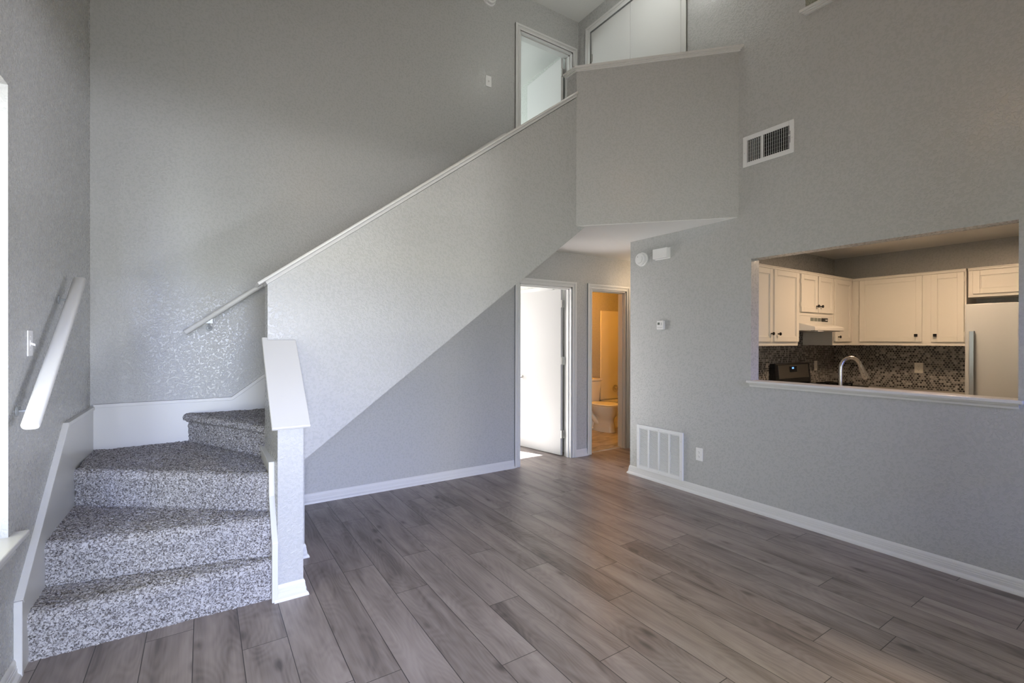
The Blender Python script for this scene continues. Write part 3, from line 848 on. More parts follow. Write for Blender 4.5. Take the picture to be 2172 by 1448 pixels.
# skirt boards
def skirt(poly, axis, pos, th, n, label, top, beadw=0.022):
    o = MB().prism(poly, axis, pos, pos+th).build('skirt_board', M_TRIM, stairs)
    tag(o, label)
    # bead along the top edge
    mb = MB()
    P = [Vector(p) for p in top]; sgn = 1 if th > 0 else -1
    inner = Vector((sum(p[0] for p in poly)/len(poly), sum(p[1] for p in poly)/len(poly)))
    rings = []
    def nrm(d):
        return Vector((-d.y, d.x))
    mid = (P[0]+P[1])/2; d0 = (P[1]-P[0]).normalized()
    side = 1 if nrm(d0).dot(inner-mid) > 0 else -1
    for i in range(len(P)):
        ds = []
        if i > 0: ds.append((P[i]-P[i-1]).normalized())
        if i < len(P)-1: ds.append((P[i+1]-P[i]).normalized())
        ns = [nrm(d)*side for d in ds]
        m = ns[0] if len(ns) == 1 else (ns[0]+ns[1])/(1+ns[0].dot(ns[1]))
        A, B = P[i]-m*0.0015, P[i]+m*beadw
        lo_, hi_ = (pos-0.001, pos+th+0.008) if sgn > 0 else (pos+th-0.008, pos+0.001)
        def Q(c, v): return (c, v.x, v.y) if axis == 'x' else (v.x, c, v.y)
        rings.append([Q(lo_, A), Q(hi_, A), Q(hi_, B), Q(lo_, B)])
    mb.loft(rings)
    mb.build('bead', M_TRIM, o, bevel=0.0015, seg=1)


skirt([(2.755, 0), (2.755, 0.318), (3.570, 0.935), (D, 0.935), (D, 0.40), (3.30, 0.18), (3.0, 0.0)], 'x', XL, 0.020, 0, 'white skirt board up the left wall', [(2.755, 0.318), (3.570, 0.935), (D, 0.935)])
MB().box((XL, 2.745, 0), (XL+0.027, 2.768, 0.318)).build('skirt_post', M_TRIM, stairs, bevel=0.002, seg=1)
ex = 2.66
skirt([(XL, 0.56), (XL, 0.929), (0.197, 0.929), (ex, 0.929+(ex-0.197)*0.757), (ex, 2.3), (0.9, 0.95), (0.4, 0.6)], 'y', D, -0.020, 0, 'white skirt board along the back wall of the stairs',
      [(XL+0.02, 0.929), (0.197, 0.929), (ex, 0.929+(ex-0.197)*0.757)])
skirt([(2.797, 0.0), (2.797, 0.315), (2.935, 0.530), (2.955, 0.715), (S1+0.01, 0.715), (S1+0.01, 0.55), (3.0, 0.2), (2.95, 0.0)], 'x', NX0, -0.020, 0, 'white skirt board on the newel wall',
      [(2.797, 0.0), (2.797, 0.315), (2.935, 0.530), (2.955, 0.715), (S1+0.005, 0.715)])


# ------------------------------------------------------------------ handrails
def handrail(label, p0, p1, across, wallpt, brk, name='handrail'):
    p0, p1 = Vector(p0), Vector(p1); t = (p1-p0).normalized(); ac = Vector(across); up = t.cross(ac)
    if up.z < 0: up = -up
    root = thing(name, p0, label, 'handrail', None)
    ring = []
    for kk in range(28):
        a = 2*math.pi*kk/28; ca, sa = math.cos(a), math.sin(a)
        ring.append((0.0285*math.copysign(abs(ca)**0.62, ca), 0.020*math.copysign(abs(sa)**0.75, sa)))
    rings = []
    for q, s_ in ((p0, 0.90), (p0+t*0.004, 1.0), (p1-t*0.004, 1.0), (p1, 0.90)):
        rings.append([tuple(q+ac*a*s_+up*b*s_) for a, b in ring])
    MB().loft(rings).build('rail', M_TRIM, root, smooth=True)
    for f in brk:
        c = p0+(p1-p0)*f-up*0.019
        w = Vector(c); axis = 0 if abs(ac.x) > 0.5 else 1
        w[axis] = wallpt; w.z -= 0.055
        b = MB()
        nrm = Vector((0, 0, 0)); nrm[axis] = 1 if c[axis] > wallpt else -1
        b.lathe([(0.022, 0.0), (0.022, 0.003), (0.017, 0.006), (0.009, 0.008)], w+nrm*0.0005, nrm, 18)
        mid = Vector(w); mid += nrm*0.05
        b.tube([w+nrm*0.005, w+nrm*0.03, mid+Vector((0, 0, 0.008)), c+Vector((0, 0, -0.01)), c+Vector((0, 0, 0.004))], [0.006, 0.006, 0.006, 0.006, 0.008], 10)
        b.box(tuple(c-ac*0.015-t*0.03-up*0.001), tuple(c+ac*0.015+t*0.03+up*0.002))
        b.build('bracket', M_CLEAR, root, smooth=True)
    return root


handrail('flat white handrail sloping up the left wall beside the light switch', (XL+0.078, 2.622, 1.055), (XL+0.078, 3.535, 1.733), (1, 0, 0), XL, (0.17, 0.93))
handrail('long slim white handrail running up the back wall behind the stair half wall', (-0.11, D-0.066, 1.452), (2.700, D-0.066, 3.597), (0, 1, 0), D, (0.05, 0.36, 0.66, 0.93))


# ------------------------------------------------------------------ wall plates
def frame3(o, u, n):
    o, u, n = Vector(o), Vector(u), Vector(n)
    v = Vector((0, 0, 1))
    return lambda a, b, c: tuple(o+u*a+v*b+n*c)


def plate(name, label, cat, o, u, n, kind, mat=None, group=None, w=0.071, h=0.116):
    T = frame3(o, u, n); m = mat or M_PLAST
    root = thing(name, o, label, cat, group)
    p = MB().box((-w/2, -h/2, 0.0003), (w/2, h/2, 0.006)).map(T).build('cover_plate', m, root, bevel=0.003)
    if kind == 'toggle':
        MB().box((-0.006, -0.013, 0.005), (0.006, 0.013, 0.0075)).map(T).build('slot', m, root)
        MB().hexa([(-0.0045, -0.006, 0.006), (0.0045, -0.006, 0.006), (0.0045, 0.006, 0.006), (-0.0045, 0.006, 0.006),
                   (-0.004, -0.013, 0.022), (0.004, -0.013, 0.022), (0.004, -0.003, 0.022), (-0.004, -0.003, 0.022)]).map(T).build('toggle', m, root, bevel=0.001, seg=1)
        for b in (-0.030, 0.030): MB().lathe([(0.003, 0.0055), (0.003, 0.0068), (0.001, 0.007)], T(0, b, 0), Vector(n), 10).build('screw', M_PLAST, root)
    else:
        for b in (-0.0195, 0.0195):
            s = MB().prism([(0.017*math.cos(t), b+0.0145*math.sin(t)) if abs(math.cos(t)) < 0.8 else (0.0137*math.copysign(1, math.cos(t)), b+0.0145*math.sin(t)) for t in [2*math.pi*i/24 for i in range(24)]], 'z', 0.005, 0.0085).map(T).build('socket', m, root)
            sl_ = MB().box((-0.0075, b-0.001, 0.0084), (-0.0055, b+0.008, 0.0088)).box((0.0055, b-0.001, 0.0084), (0.0075, b+0.007, 0.0088))
            sl_.prism([(0.0025*math.cos(t), b-0.0075+0.0025*math.sin(t)) for t in [2*math.pi*i/10 for i in range(10)]], 'z', 0.0084, 0.0088)
            sl_.map(T).build('slots', M_SLOT, s)
        MB().lathe([(0.003, 0.0055), (0.003, 0.0072), (0.001, 0.0075)], T(0, 0, 0), Vector(n), 10).build('screw', M_PLAST, root)
    return root


plate('light_switch', 'white toggle light switch on the left wall beside the flat handrail', 'light switch', (XL, 2.957, 1.383), (0, 1, 0), (1, 0, 0), 'toggle')
plate('light_switch', 'small white light switch high on the back wall left of the upstairs door', 'light switch', (2.531, D, 4.140), (1, 0, 0), (0, -1, 0), 'toggle')
plate('power_outlet', 'white power outlet low on the right wall beside the slotted return grille', 'power outlet', (XK, 2.664, 0.367), (0, -1, 0), (-1, 0, 0), 'outlet')

# ------------------------------------------------------------------ grilles
# supply register high on the right wall: vertical blades
T = frame3((XK, 2.051, 2.968), (0, -1, 0), (-1, 0, 0))
sv_ = thing('supply_vent', (XK, 2.051, 2.968), 'white air register with vertical blades high on the right wall beside the balcony', 'air vent')
w, h, b1 = 0.408, 0.253, 0.036
f = MB()
for a in ((-w/2, -h/2, -w/2+b1, h/2), (w/2-b1, -h/2, w/2, h/2), (-w/2+b1, -h/2, w/2-b1, -h/2+b1), (-w/2+b1, h/2-b1, w/2-b1, h/2)):
    f.box((a[0], a[1], 0.001), (a[2], a[3], 0.009))
f.map(T).build('frame', M_METALW, sv_, bevel=0.0015, seg=1)
MB().box((-w/2+b1, -h/2+b1, 0.0005), (w/2-b1, h/2-b1, 0.0012)).map(T).build('duct_back', M_DARK, sv_)
nb_ = 20; pitch = (w-2*b1)/nb_
rb = MB()
for j in range(6):
    zz = -h/2+b1+(j+0.5)*(h-2*b1)/6
    rb.box((-w/2+b1, zz-0.0012, 0.0014), (w/2-b1, zz+0.0012, 0.003))
rb.map(T).build('damper', M_LCD, sv_)
for i in range(nb_):
    u0 = -w/2+b1+(i+0.5)*pitch
    t0 = -0.0004 if i < 7 else 0.0018
    if i == 7:
        MB().box((u0-pitch*0.5, -h/2+b1, 0.003), (u0+pitch*0.5, h/2-b1, 0.0085)).map(T).build('mullion', M_METALW, sv_)
        continue
    MB().hexa([(u0-t0-0.0012, -h/2+b1, 0.003), (u0-t0+0.0012, -h/2+b1, 0.003), (u0-t0+0.0012, h/2-b1, 0.003), (u0-t0-0.0012, h/2-b1, 0.003),
               (u0+t0-0.0012, -h/2+b1, 0.0085), (u0+t0+0.0012, -h/2+b1, 0.0085), (u0+t0+0.0012, h/2-b1, 0.0085), (u0+t0-0.0012, h/2-b1, 0.0085)]).map(T).build('blade', M_METALW, sv_)
MB().box((w/2-0.030, -0.045, 0.0088), (w/2-0.027, 0.045, 0.0095)).map(T).build('lever_slot', M_SLOT, sv_)
MB().box((w/2-0.036, 0.010, 0.009), (w/2-0.026, 0.014, 0.018)).map(T).build('lever', M_METALW, sv_)
for a in (-w/2+0.014, w/2-0.014): MB().lathe([(0.003, 0.0085), (0.003, 0.0105), (0.001, 0.011)], T(a, -0.01, 0), (-1, 0, 0), 10).build('screw', M_HINGE, sv_)

# return air grille low on the right wall: four columns of louvres
T = frame3((XK, 3.112, 0.309), (0, -1, 0), (-1, 0, 0))
rg = thing('return_vent', (XK, 3.112, 0.309), 'white slotted return air grille low on the right wall by the hall corner', 'air vent')
w, h, b1, th = 0.560, 0.453, 0.036, 0.020
f = MB()
for a in ((-w/2, -h/2, -w/2+b1, h/2), (w/2-b1, -h/2, w/2, h/2), (-w/2+b1, -h/2, w/2-b1, -h/2+b1), (-w/2+b1, h/2-b1, w/2-b1, h/2)):
    f.box((a[0], a[1], 0.0008), (a[2], a[3], th))
f.map(T).build('frame', M_METALW, rg, bevel=0.003, seg=2)
MB().box((-w/2+b1, -h/2+b1, 0.0005), (w/2-b1, h/2-b1, 0.0015)).map(T).build('duct_back', M_DARK, rg)
iw = w-2*b1; bar = 0.020; cw = (iw-3*bar)/4
for i in range(3):
    a = -w/2+b1+(i+1)*cw+i*bar
    MB().box((a, -h/2+b1, 0.006), (a+bar, h/2-b1, th-0.0005)).map(T).build('mullion', M_METALW, rg)
nl = 30
for i in range(4):
    a = -w/2+b1+i*(cw+bar); lv = MB()
    for j in range(nl):
        zz = -h/2+b1+(j+0.5)*(h-2*b1)/nl
        lv.hexa([(a, zz+0.0030, 0.009), (a+cw, zz+0.0030, 0.009), (a+cw, zz+0.0042, 0.009), (a, zz+0.0042, 0.009),
                 (a, zz-0.0045, th-0.002), (a+cw, zz-0.0045, th-0.002), (a+cw, zz-0.0031, th-0.002), (a, zz-0.0031, th-0.002)])
    lv.map(T).build('louvre_column', M_METALW, rg)
for a, b in ((-w/2+0.018, 0.14), (-w/2+0.018, -0.14), (w/2-0.018, 0.14), (w/2-0.018, -0.14), (0, h/2-0.018), (0, -h/2+0.018)):
    MB().lathe([(0.0035, th-0.001), (0.0035, th+0.001), (0.001, th+0.002)], T(a, b, 0), (-1, 0, 0), 10).build('screw', M_HINGE, rg)


# ------------------------------------------------------------------ detectors, chime, thermostat
def smoke(label, o, n, r):
    n = Vector(n); o = Vector(o)
    root = thing('smoke_alarm', o, label, 'smoke alarm')
    MB().lathe([(r, 0.0004), (r, 0.012), (r*0.97, 0.015), (r*0.88, 0.016)], o, n, 40).build('base', M_PLAST, root, smooth=True)
    body = MB().lathe([(r*0.80, 0.0155), (r*0.80, 0.024), (r*0.86, 0.027), (r*0.86, 0.042), (r*0.80, 0.048), (r*0.3, 0.050), (0.001, 0.050)], o, n, 40).build('body', M_PLAST, root, smooth=True)
    t = Vector((0, 1, 0)) if abs(n.x) > 0.5 else Vector((-1, 0, 0))
    v = Vector((0, 0, 1))
    def Tn(a, b, c): return tuple(o+t*a+v*b+n*c)
    ring = MB()
    for kk in range(9):
        a = R(60+kk*18)
        ring.box((-0.0035, -0.0011, 0.0495), (0.0035, 0.0011, 0.0508))
        q = 8
        for i in range(len(ring.v)-q, len(ring.v)):
            x, y, z = ring.v[i]; y2 = y+r*0.55
            ring.v[i] = (x*math.cos(a)-y2*math.sin(a), x*math.sin(a)+y2*math.cos(a), z)
    ring.map(Tn).build('slots', M_LCD, body)
    MB().lathe([(r*0.17, 0.0495), (r*0.17, 0.0525), (0.001, 0.053)], Vector(Tn(-r*0.25, -r*0.2, 0)), n, 16).build('button', M_PLAST, body)
    MB().lathe([(0.003, 0.0495), (0.003, 0.052), (0.001, 0.0525)], Vector(Tn(r*0.3, r*0.35, 0)), n, 10).build('indicator', M_SLOT, body)


smoke('round white smoke alarm on the right wall, left of the door chime', (XK, 3.336, 2.232), (-1, 0, 0), 0.072)
smoke('round white smoke alarm high on the back wall near the ceiling', (2.537, D, 5.012), (0, -1, 0), 0.076)

ch = thing('door_chime', (XK, 3.07, 2.25), 'white rectangular door chime box on the right wall below the balcony', 'door chime')
MB().box((XK-0.055, 2.992, 2.203), (XK-0.006, 3.162, 2.300)).build('cover', M_PLAST, ch, bevel=0.004)
MB().box((XK-0.008, 2.988, 2.199), (XK-0.0005, 3.166, 2.304)).build('base', M_PLAST, ch, bevel=0.001, seg=1)
tm = thing('thermostat', (XK, 3.09, 1.553), 'small white thermostat with a grey display in the middle of the right wall', 'thermostat')
MB().box((XK-0.030, 3.050, 1.508), (XK-0.0005, 3.130, 1.597)).build('case', M_PLAST, tm, bevel=0.004)
MB().box((XK-0.0308, 3.092, 1.555), (XK-0.0296, 3.118, 1.578)).build('display', M_LCD, tm)
for zz in (1.570, 1.556): MB().box((XK-0.032, 3.068, zz-0.003), (XK-0.0296, 3.076, zz+0.003)).build('button', M_LCD, tm)
MB().box((XK-0.0305, 3.06, 1.528), (XK-0.0296, 3.122, 1.530)).build('groove', M_LCD, tm)


# ------------------------------------------------------------------ kitchen
LF, BF = 2.480, 6.420     # cabinet faces: range run (faces -y), refrigerator run (faces -x)
TL = frame3((0, LF, 0), (1, 0, 0), (0, -1, 0))
TB = frame3((BF, 0, 0), (0, -1, 0), (-1, 0, 0))     # u = -y
DEP = KY-LF


def cab(label, T, u0, u1, z0, z1, doors, dep, square=False, hinges=()):
    root = thing('wall_cabinet', T((u0+u1)/2, z0, 0), label, 'kitchen cabinet')
    MB().box((u0, z0, -dep), (u1, z1, 0)).map(T).build('carcass', M_CAB, root)
    tr = MB().box((u0, z1-0.028, 0), (u1, z1, 0.012)).box((u0, z1-0.010, 0), (u1, z1, 0.020))
    tr.map(T).build('crown_trim', M_CAB, root, bevel=0.002, seg=1)
    for (a, b, c, d, ku, kv, hside) in doors:
        s = 0.052; mb = MB()
        mb.box((a, c, 0.001), (a+s, d, 0.020)).box((b-s, c, 0.001), (b, d, 0.020)).box((a+s, c, 0.001), (b-s, c+s, 0.020)).box((a+s, d-s, 0.001), (b-s, d, 0.020))
        dr = mb.map(T).build('door', M_CAB, root, bevel=0.002, seg=1)
        g = 0.008
        pn = MB().box((a+s-0.002, c+s-0.002, 0.001), (b-s+0.002, d-s+0.002, 0.009))
        for (p, q, r_, t_) in ((a+s, c+s, a+s+g, d-s), (b-s-g, c+s, b-s, d-s), (a+s+g, c+s, b-s-g, c+s+g), (a+s+g, d-s-g, b-s-g, d-s)):
            pn.box((p, q, 0.008), (r_, t_, 0.013))
        pn.map(T).build('door_panel', M_CAB, dr)
        if ku is not None:
            o = Vector(T(ku, kv, 0.020)); n = Vector(T(0, 0, 1))-Vector(T(0, 0, 0))
            kb = MB().lathe([(0.008, 0), (0.006, 0.004), (0.005, 0.014)], o, n, 14)
            if square:
                kb2 = MB().box((ku-0.0145, kv-0.0145, 0.033), (ku+0.0145, kv+0.0145, 0.046)).map(T)
                kb.add(kb2.v, kb2.f)
                kb.build('knob', M_KNOB, dr, bevel=0.003, seg=2)
            else:
                kb.lathe([(0.005, 0.013), (0.014, 0.018), (0.0165, 0.024), (0.014, 0.030), (0.001, 0.033)], o, n, 18)
                kb.build('knob', M_KNOB, dr, smooth=True)
        hu = a if hside < 0 else b
        for zz in (c+0.05, d-0.10):
            hb = MB().box((hu-0.006 if hside < 0 else hu-0.001, zz, 0.0005), (hu+0.001 if hside < 0 else hu+0.006, zz+0.05, 0.017))
            hb.box((hu-0.014 if hside < 0 else hu, zz+0.006, 0.0), (hu if hside < 0 else hu+0.014, zz+0.044, 0.003))
            hb.map(T).build('hinge', M_CAB, dr)
    return root


ZT, ZB_ = 2.130, 1.352
cab('cream two-door wall cabinet nearest the left edge of the kitchen opening', TL, 4.10, 5.160, ZB_, ZT,
    [(4.17, 4.640, 1.392, 2.098, 4.655-0.045, 1.470, -1), (4.672, 5.145, 1.392, 2.098, 4.735, 1.468, 1)], DEP)
cab('short cream two-door wall cabinet above the range hood', TL, 5.160, 5.925, 1.668, ZT,
    [(5.198, 5.545, 1.704, 2.098, 5.515, 1.772, -1), (5.567, 5.912, 1.704, 2.098, 5.605, 1.772, 1)], DEP)
cab('narrow cream wall cabinet in the kitchen corner beside the range hood', TL, 5.925, 6.740, ZB_, ZT,
    [(5.955, 6.375, 1.392, 2.098, 6.025, 1.446, 1)], DEP)
cab('wide cream two-door wall cabinet above the mosaic backsplash', TB, -2.478, -1.478, ZB_, ZT,
    [(-2.396, -1.824, 1.392, 2.098, -1.870, 1.462, -1), (-1.750, -1.492, 1.392, 2.098, -1.712, 1.462, 1)], KX-BF, True)
cab('short cream wall cabinet above the refrigerator', TB, -1.465, -0.56, 1.838, ZT,
    [(-1.428, -1.02, 1.868, 2.098, None, None, -1), (-1.0, -0.60, 1.868, 2.098, None, None, 1)], KX-BF, True)

# mosaic backsplash and counters
struct(MB().box((XK+0.118, KY-0.008, 0.862), (KX-0.008, KY, 1.66)).build('wall_tile_range', M_TILE), 'penny tile mosaic on the wall behind the range', 'backsplash')
struct(MB().box((KX-0.008, 1.40, 0.862), (KX, KY-0.008, 1.36)).build('wall_tile_back', M_TILE), 'penny tile mosaic below the wide wall cabinet', 'backsplash')
ct = thing('worktop', (5.5, 2.5, 0.82), 'pale kitchen worktop along the mosaic walls', 'worktop')
MB().box((5.962, 1.42, 0.822), (KX-0.01, KY-0.012, 0.860)).build('corner_run', M_COUNT, ct, bevel=0.004)
MB().box((4.50, 2.17, 0.822), (5.178, KY-0.012, 0.860)).build('side_run', M_COUNT, ct, bevel=0.004)
MB().box((XK+0.118, 0.45, 0.822), (4.50, KY-0.012, 0.860)).build('sink_run', M_COUNT, ct, bevel=0.004)
bc = thing('base_cabinet', (5.5, 2.5, 0), 'cream base cabinets under the pale kitchen worktop', 'kitchen cabinet')
MB().box((5.975, 1.43, 0.0), (KX-0.012, KY-0.014, 0.821)).build('corner_carcass', M_CAB, bc)
MB().box((4.50, 2.22, 0.0), (5.172, KY-0.014, 0.821)).build('side_carcass', M_CAB, bc)
MB().box((XK+0.120, 0.47, 0.0), (4.46, KY-0.014, 0.821)).build('sink_carcass', M_CAB, bc)

# range hood
hd = thing('range_hood', (5.54, LF, 1.51), 'cream under-cabinet range hood over the black range', 'range hood')
hb = MB()
x0, x1 = 5.168, 5.918
hb.hexa([(x0, KY-0.012, 1.585), (x1, KY-0.012, 1.585), (x1, KY-0.012, 1.666), (x0, KY-0.012, 1.666),
         (x0, LF-0.005, 1.585), (x1, LF-0.005, 1.585), (x1, LF-0.005, 1.666), (x0, LF-0.005, 1.666)])
hb.build('body', M_HOOD, hd, bevel=0.004)
cn_ = MB(); fx0, fx1, fy = 5.225, 5.875, 2.345
cn_.loft([[(x0, KY-0.012, 1.508), (x1, KY-0.012, 1.508), (x1, KY-0.012, 1.586), (x0, KY-0.012, 1.586)],
          [(x0, LF-0.006, 1.508), (x1, LF-0.006, 1.508), (x1, LF-0.006, 1.586), (x0, LF-0.006, 1.586)],
          [(fx0, fy+0.004, 1.508), (fx1, fy+0.004, 1.508), (fx1, fy+0.004, 1.548), (fx0, fy+0.004, 1.548)],
          [(fx0, fy, 1.510), (fx1, fy, 1.510), (fx1, fy, 1.540), (fx0, fy, 1.540)]])
cn_.build('canopy', M_HOOD, hd, bevel=0.003)
MB().box((x0+0.05, LF-0.10, 1.500), (x1-0.05, KY-0.06, 1.509)).build('filter', M_STOVE, hd)
MB().box((5.30, LF-0.13, 1.498), (5.42, LF-0.04, 1.509)).build('lamp_lens', M_PLAST, hd)
for i, a in enumerate((5.415, 5.495, 5.575)):
    MB().box((a, LF-0.007, 1.612), (a+0.068, LF-0.0045, 1.648)).build('vent_slots', M_LCD, hd)
sw = MB().box((5.655, LF-0.008, 1.610), (5.80, LF-0.0045, 1.650)).build('switch_panel', M_BLACK, hd)
for a in (5.668, 5.705): MB().box((a, LF-0.011, 1.620), (a+0.026, LF-0.0075, 1.640)).build('rocker', M_KNOB, sw)
MB().box((5.745, LF-0.0088, 1.624), (5.79, LF-0.0075, 1.634)).build('rating_label', M_PLAST, sw)

# range
rgx0, rgx1 = 5.182, 5.955
st = thing('range_stove', (5.57, 2.5, 0), 'black range with a stainless control panel below the hood', 'range')
MB().box((rgx0, 2.16, 0.0), (rgx1, KY-0.012, 0.905)).build('body', M_BLACK, st, bevel=0.004)
MB().box((rgx0-0.0, 2.14, 0.905), (rgx1, KY-0.012, 0.922)).build('cooktop', M_BLACK, st, bevel=0.004)
for a in (5.30, 5.66):
    g = MB()
    for q in (0.0, 0.10, 0.20): g.box((a-0.03, 2.28+q, 0.935), (a+0.25, 2.292+q, 0.948)); g.box((a+q-0.02, 2.25, 0.935), (a+q-0.008, 2.52, 0.948))
    for q in (-0.02, 0.19): g.box((a+q, 2.255, 0.92), (a+q+0.012, 2.267, 0.948)); g.box((a+q, 2.50, 0.92), (a+q+0.012, 2.512, 0.948))
    g.build('grate', M_KNOB, st)
bgp = [(2.700, 0.922), (KY-0.010, 0.922), (KY-0.010, 1.150), (2.722, 1.150)]
bg = MB().prism(bgp, 'x', 5.185, 5.935).build('backguard', M_BLACK, st, bevel=0.012, seg=3)
sl_ = (2.722-2.700)/(1.150-0.922)
def BG(u, z, t): return (u, 2.700+(z-0.922)*sl_-t, z)
MB().box((5.235, 0.985, 0.0005), (5.885, 1.132, 0.004)).map(BG).build('steel_panel', M_STOVE, bg, bevel=0.001, seg=1)
dp = MB().box((5.462, 1.052, 0.004), (5.622, 1.116, 0.007)).map(BG).build('clock_panel', M_BLACK, bg, bevel=0.001, seg=1)
MB().box((5.513, 1.088, 0.0072), (5.530, 1.106, 0.0078)).box((5.534, 1.088, 0.0072), (5.552, 1.106, 0.0078)).map(BG).build('clock_digits', M_BLUE, dp)
MB().box((5.620, 1.052, 0.004), (5.627, 1.116, 0.008)).map(BG).build('panel_edge', M_STEEL, dp)
for a in (5.28, 5.40, 5.70, 5.82): MB().lathe([(0.02, 0.0), (0.018, 0.022), (0.001, 0.024)], (a, 2.1595, 0.865), (0, -1, 0), 14).build('knob', M_KNOB, st)
MB().tube([(5.25, 2.165, 0.76), (5.25, 2.11, 0.76), (5.88, 2.11, 0.76), (5.88, 2.165, 0.76)], 0.011, 10).build('oven_handle', M_STEEL, st)

# refrigerator
fg = thing('refrigerator', (6.35, 1.0, 0), 'pale refrigerator with a vertical bar handle right of the mosaic wall', 'refrigerator')
FY0, FY1, FX = 0.625, 1.392, 6.00
MB().box((FX+0.07, FY0+0.005, 0.02), (KX-0.03, FY1-0.005, 1.745)).build('body', M_FRIDGE, fg, bevel=0.004)
dr = MB().box((FX, FY0, 0.62), (FX+0.064, FY1, 1.748)).build('door', M_FRIDGE, fg, bevel=0.008, seg=3)
hl = MB().box((FX-0.055, 1.318, 0.80), (FX-0.036, 1.350, 1.494)).box((FX-0.04, 1.322, 1.455), (FX+0.002, 1.346, 1.494)).box((FX-0.04, 1.322, 0.80), (FX+0.002, 1.346, 0.84))
tag(hl.build('handle', brushed('steel_handle', (0.50, 0.53, 0.56), 0.3), dr, bevel=0.002, seg=1), 'vertical steel bar handle')
fz = MB().box((FX, FY0, 0.06), (FX+0.064, FY1, 0.605)).build('freezer_drawer', M_FRIDGE, fg, bevel=0.008, seg=3)
MB().box((FX-0.05, FY0+0.06, 0.54), (FX-0.03, FY1-0.06, 0.57)).box((FX-0.04, FY0+0.07, 0.545), (FX, FY0+0.10, 0.565)).box((FX-0.04, FY1-0.10, 0.545), (FX, FY1-0.07, 0.565)).build('handle', M_STEEL, fz)
MB().box((FX+0.08, FY0+0.03, 0.0), (KX-0.06, FY1-0.03, 0.025)).build('plinth', M_BLACK, fg)

# faucet
fb = Vector((4.10, 1.657, 0.8605)); fd = Vector((0.175, -0.092, 0)).normalized()
fa = thing('kitchen_faucet', fb, 'brushed nickel gooseneck faucet behind the pass-through ledge', 'faucet')
MB().lathe([(0.030, 0.0), (0.030, 0.006), (0.024, 0.012), (0.0195, 0.05)], fb, (0, 0, 1), 24).build('base', M_STEEL, fa, smooth=True)
rr = 0.083; pts = [fb+Vector((0, 0, z)) for z in (0.045, 0.12, 0.20, 0.27, 0.318)]
for a in np.linspace(180, 20, 15)[1:]:
    pts.append(fb+Vector((0, 0, 0.328))+fd*(rr+rr*math.cos(R(a)))+Vector((0, 0, rr*math.sin(R(a)))))
MB().tube(pts, 0.0135, 18).build('spout', M_STEEL, fa, smooth=True)
e0 = pts[-1]; ed = (pts[-1]-pts[-2]).normalized()
MB().tube([e0-ed*0.003, e0+ed*0.006, e0+ed*0.05, e0+ed*0.115], [0.0145, 0.0155, 0.018, 0.0215], 18).build('spray_head', M_STEEL, fa, smooth=True)
sb_ = e0+ed*0.055+fd*0.018
MB().tube([sb_, sb_+ed*0.028], [0.007, 0.006], 10).build('spray_button', M_KNOB, fa)
MB().tube([fb+Vector((0, 0.02, 0.035)), fb+Vector((0, 0.055, 0.045)), fb+Vector((0, 0.085, 0.075))], [0.008, 0.007, 0.006], 10).build('lever', M_STEEL, fa, smooth=True)

# kitchen plates
plate('light_switch', 'cream light switch plate on the mosaic wall beside the range', 'light switch', (6.235, KY-0.008, 1.103), (1, 0, 0), (0, -1, 0), 'toggle', M_CAB)
plate('power_outlet', 'cream power outlet on the mosaic wall below the wide wall cabinet', 'power outlet', (KX-0.008, 1.945, 1.100), (0, -1, 0), (-1, 0, 0), 'outlet', M_CAB, w=0.078)

# ------------------------------------------------------------------ bathroom
tx, ty = 5.21, BYB
to = thing('toilet', (tx, 5.4, 0.006), 'white toilet beyond the bathroom doorway', 'toilet')


def oval(cx, cy, rx, ry, z, n=32, egg=0.0):
    out = []
    for i in range(n):
        a = 2*math.pi*i/n
        ca, sa = math.cos(a), math.sin(a)
        out.append((cx+rx*ca*(1-egg*max(0, -sa)*0.15), cy+ry*sa, z))
    return out


# pedestal and bowl
pb = MB().loft([oval(tx, 5.36, 0.118, 0.215, 0.006), oval(tx, 5.36, 0.112, 0.205, 0.06), oval(tx, 5.345, 0.098, 0.175, 0.16), oval(tx, 5.335, 0.100, 0.170, 0.215),
                oval(tx, 5.325, 0.135, 0.205, 0.255), oval(tx, 5.330, 0.170, 0.235, 0.31), oval(tx, 5.335, 0.184, 0.250, 0.36), oval(tx, 5.335, 0.186, 0.252, 0.388)])
pb.build('bowl', M_PORC, to, smooth=True, angle=60)
# trapway at the back with its curved relief
tw = MB().loft([oval(tx, 5.62, 0.095, 0.17, 0.006), oval(tx, 5.62, 0.088, 0.165, 0.12), oval(tx, 5.62, 0.085, 0.165, 0.26), oval(tx, 5.62, 0.15, 0.17, 0.33), oval(tx, 5.62, 0.175, 0.17, 0.386)])
tw.build('base', M_PORC, to, smooth=True, angle=60)
for sx in (-1, 1):
    MB().tube([(tx+sx*0.062, 5.34, 0.10), (tx+sx*0.080, 5.44, 0.15), (tx+sx*0.084, 5.53, 0.22), (tx+sx*0.084, 5.61, 0.285), (tx+sx*0.084, 5.69, 0.275), (tx+sx*0.082, 5.74, 0.20), (tx+sx*0.075, 5.76, 0.08)],
              [0.03, 0.042, 0.045, 0.045, 0.045, 0.042, 0.035], 14).build('trapway', M_PORC, to, smooth=True)
    MB().lathe([(0.013, 0), (0.012, 0.012), (0.001, 0.017)], (tx+sx*0.10, 5.50, 0.03), (sx*0.5, 0, 1), 12).build('bolt_cap', M_PLAST, to, smooth=True)
MB().loft([oval(tx, 5.335, 0.190, 0.256, 0.389), oval(tx, 5.335, 0.192, 0.258, 0.398), oval(tx, 5.335, 0.188, 0.254, 0.406)]).build('seat', M_PLAST, to, smooth=True)
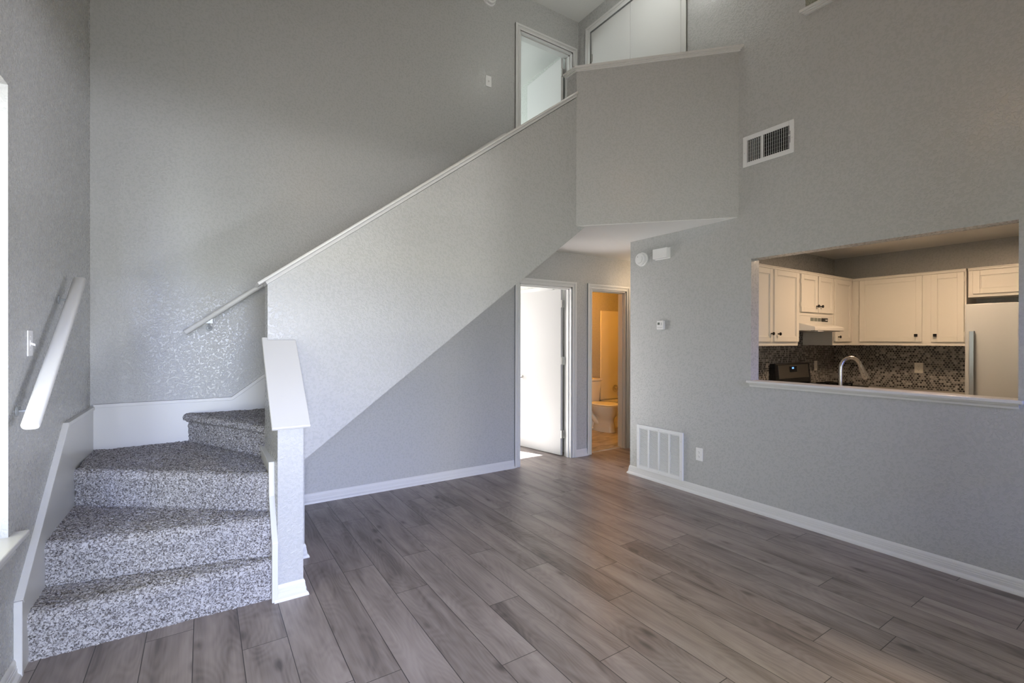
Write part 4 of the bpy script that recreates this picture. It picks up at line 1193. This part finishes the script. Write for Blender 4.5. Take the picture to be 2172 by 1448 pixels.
MB().loft([oval(tx, 5.340, 0.186, 0.252, 0.411), oval(tx, 5.340, 0.188, 0.254, 0.420), oval(tx, 5.340, 0.180, 0.246, 0.430), oval(tx, 5.340, 0.10, 0.15, 0.434)]).build('lid', M_PLAST, to, smooth=True)
tk = MB().loft([[(tx-0.205, BYB-0.195, 0.386), (tx+0.205, BYB-0.195, 0.386), (tx+0.205, BYB-0.012, 0.386), (tx-0.205, BYB-0.012, 0.386)],
                [(tx-0.235, BYB-0.215, 0.745), (tx+0.235, BYB-0.215, 0.745), (tx+0.235, BYB-0.012, 0.745), (tx-0.235, BYB-0.012, 0.745)]])
tk.build('tank', M_PORC, to, bevel=0.014, seg=3, smooth=True)
MB().box((tx-0.248, BYB-0.228, 0.745), (tx+0.248, BYB-0.010, 0.785)).build('tank_lid', M_PORC, to, bevel=0.010, seg=3)
MB().tube([(tx-0.17, BYB-0.213, 0.69), (tx-0.17, BYB-0.235, 0.69), (tx-0.10, BYB-0.24, 0.68)], 0.006, 8).build('flush_lever', M_STEEL, to)

TX0, TX1 = 5.615, 6.448
tb = thing('bathtub', (6.0, 5.2, 0.006), 'white bathtub behind the toilet', 'bathtub')
tbm = MB().box((TX0, D+0.13, 0.006), (TX0+0.07, BYB-0.03, 0.40)).box((TX1-0.07, D+0.13, 0.006), (TX1, BYB-0.03, 0.40)).box((TX0+0.07, BYB-0.10, 0.006), (TX1-0.07, BYB-0.03, 0.40)).box((TX0+0.07, D+0.13, 0.006), (TX1-0.07, D+0.22, 0.40)).box((TX0+0.07, D+0.22, 0.006), (TX1-0.07, BYB-0.10, 0.06))
tbm.build('basin', M_PORC, tb)
ts = thing('tub_surround', (6.0, BYB, 0.4), 'glossy white tub surround panel on the far bathroom wall', 'tub surround')
MB().box((TX0, BYB-0.022, 0.40), (TX1, BYB-0.0005, 1.905)).build('panel', M_SURR, ts, bevel=0.008, seg=3)
vl = thing('tub_valve', (5.955, BYB-0.022, 0.578), 'round metal tub valve handle on the surround panel', 'tub valve')
MB().lathe([(0.062, 0.0005), (0.062, 0.006), (0.050, 0.012), (0.022, 0.014), (0.022, 0.035)], (5.955, BYB-0.022, 0.578), (0, -1, 0), 28).build('plate', M_STEEL, vl, smooth=True)
MB().lathe([(0.024, 0.034), (0.032, 0.040), (0.032, 0.062), (0.020, 0.070), (0.001, 0.072)], (5.955, BYB-0.022, 0.578), (0, -1, 0), 20).build('knob', M_STEEL, vl, smooth=True)
sp = thing('tub_spout', (6.04, BYB-0.022, 0.462), 'metal tub spout below the valve handle', 'tub spout')
MB().tube([(6.04, BYB-0.0225, 0.462), (6.04, BYB-0.08, 0.462), (6.04, BYB-0.13, 0.452), (6.04, BYB-0.14, 0.436)], [0.032, 0.028, 0.024, 0.018], 16).build('spout', M_STEEL, sp, smooth=True)
sh = thing('shower_head', (6.045, BYB-0.022, 1.535), 'metal shower head high on the surround panel', 'shower head')
MB().tube([(6.045, BYB-0.0225, 1.56), (6.045, BYB-0.07, 1.565), (6.045, BYB-0.12, 1.53)], 0.010, 10).build('arm', M_STEEL, sh, smooth=True)
MB().lathe([(0.012, 0), (0.014, 0.02), (0.035, 0.05), (0.033, 0.058), (0.001, 0.06)], (6.045, BYB-0.115, 1.537), (0, -0.75, -0.66), 18).build('head', M_STEEL, sh, smooth=True)
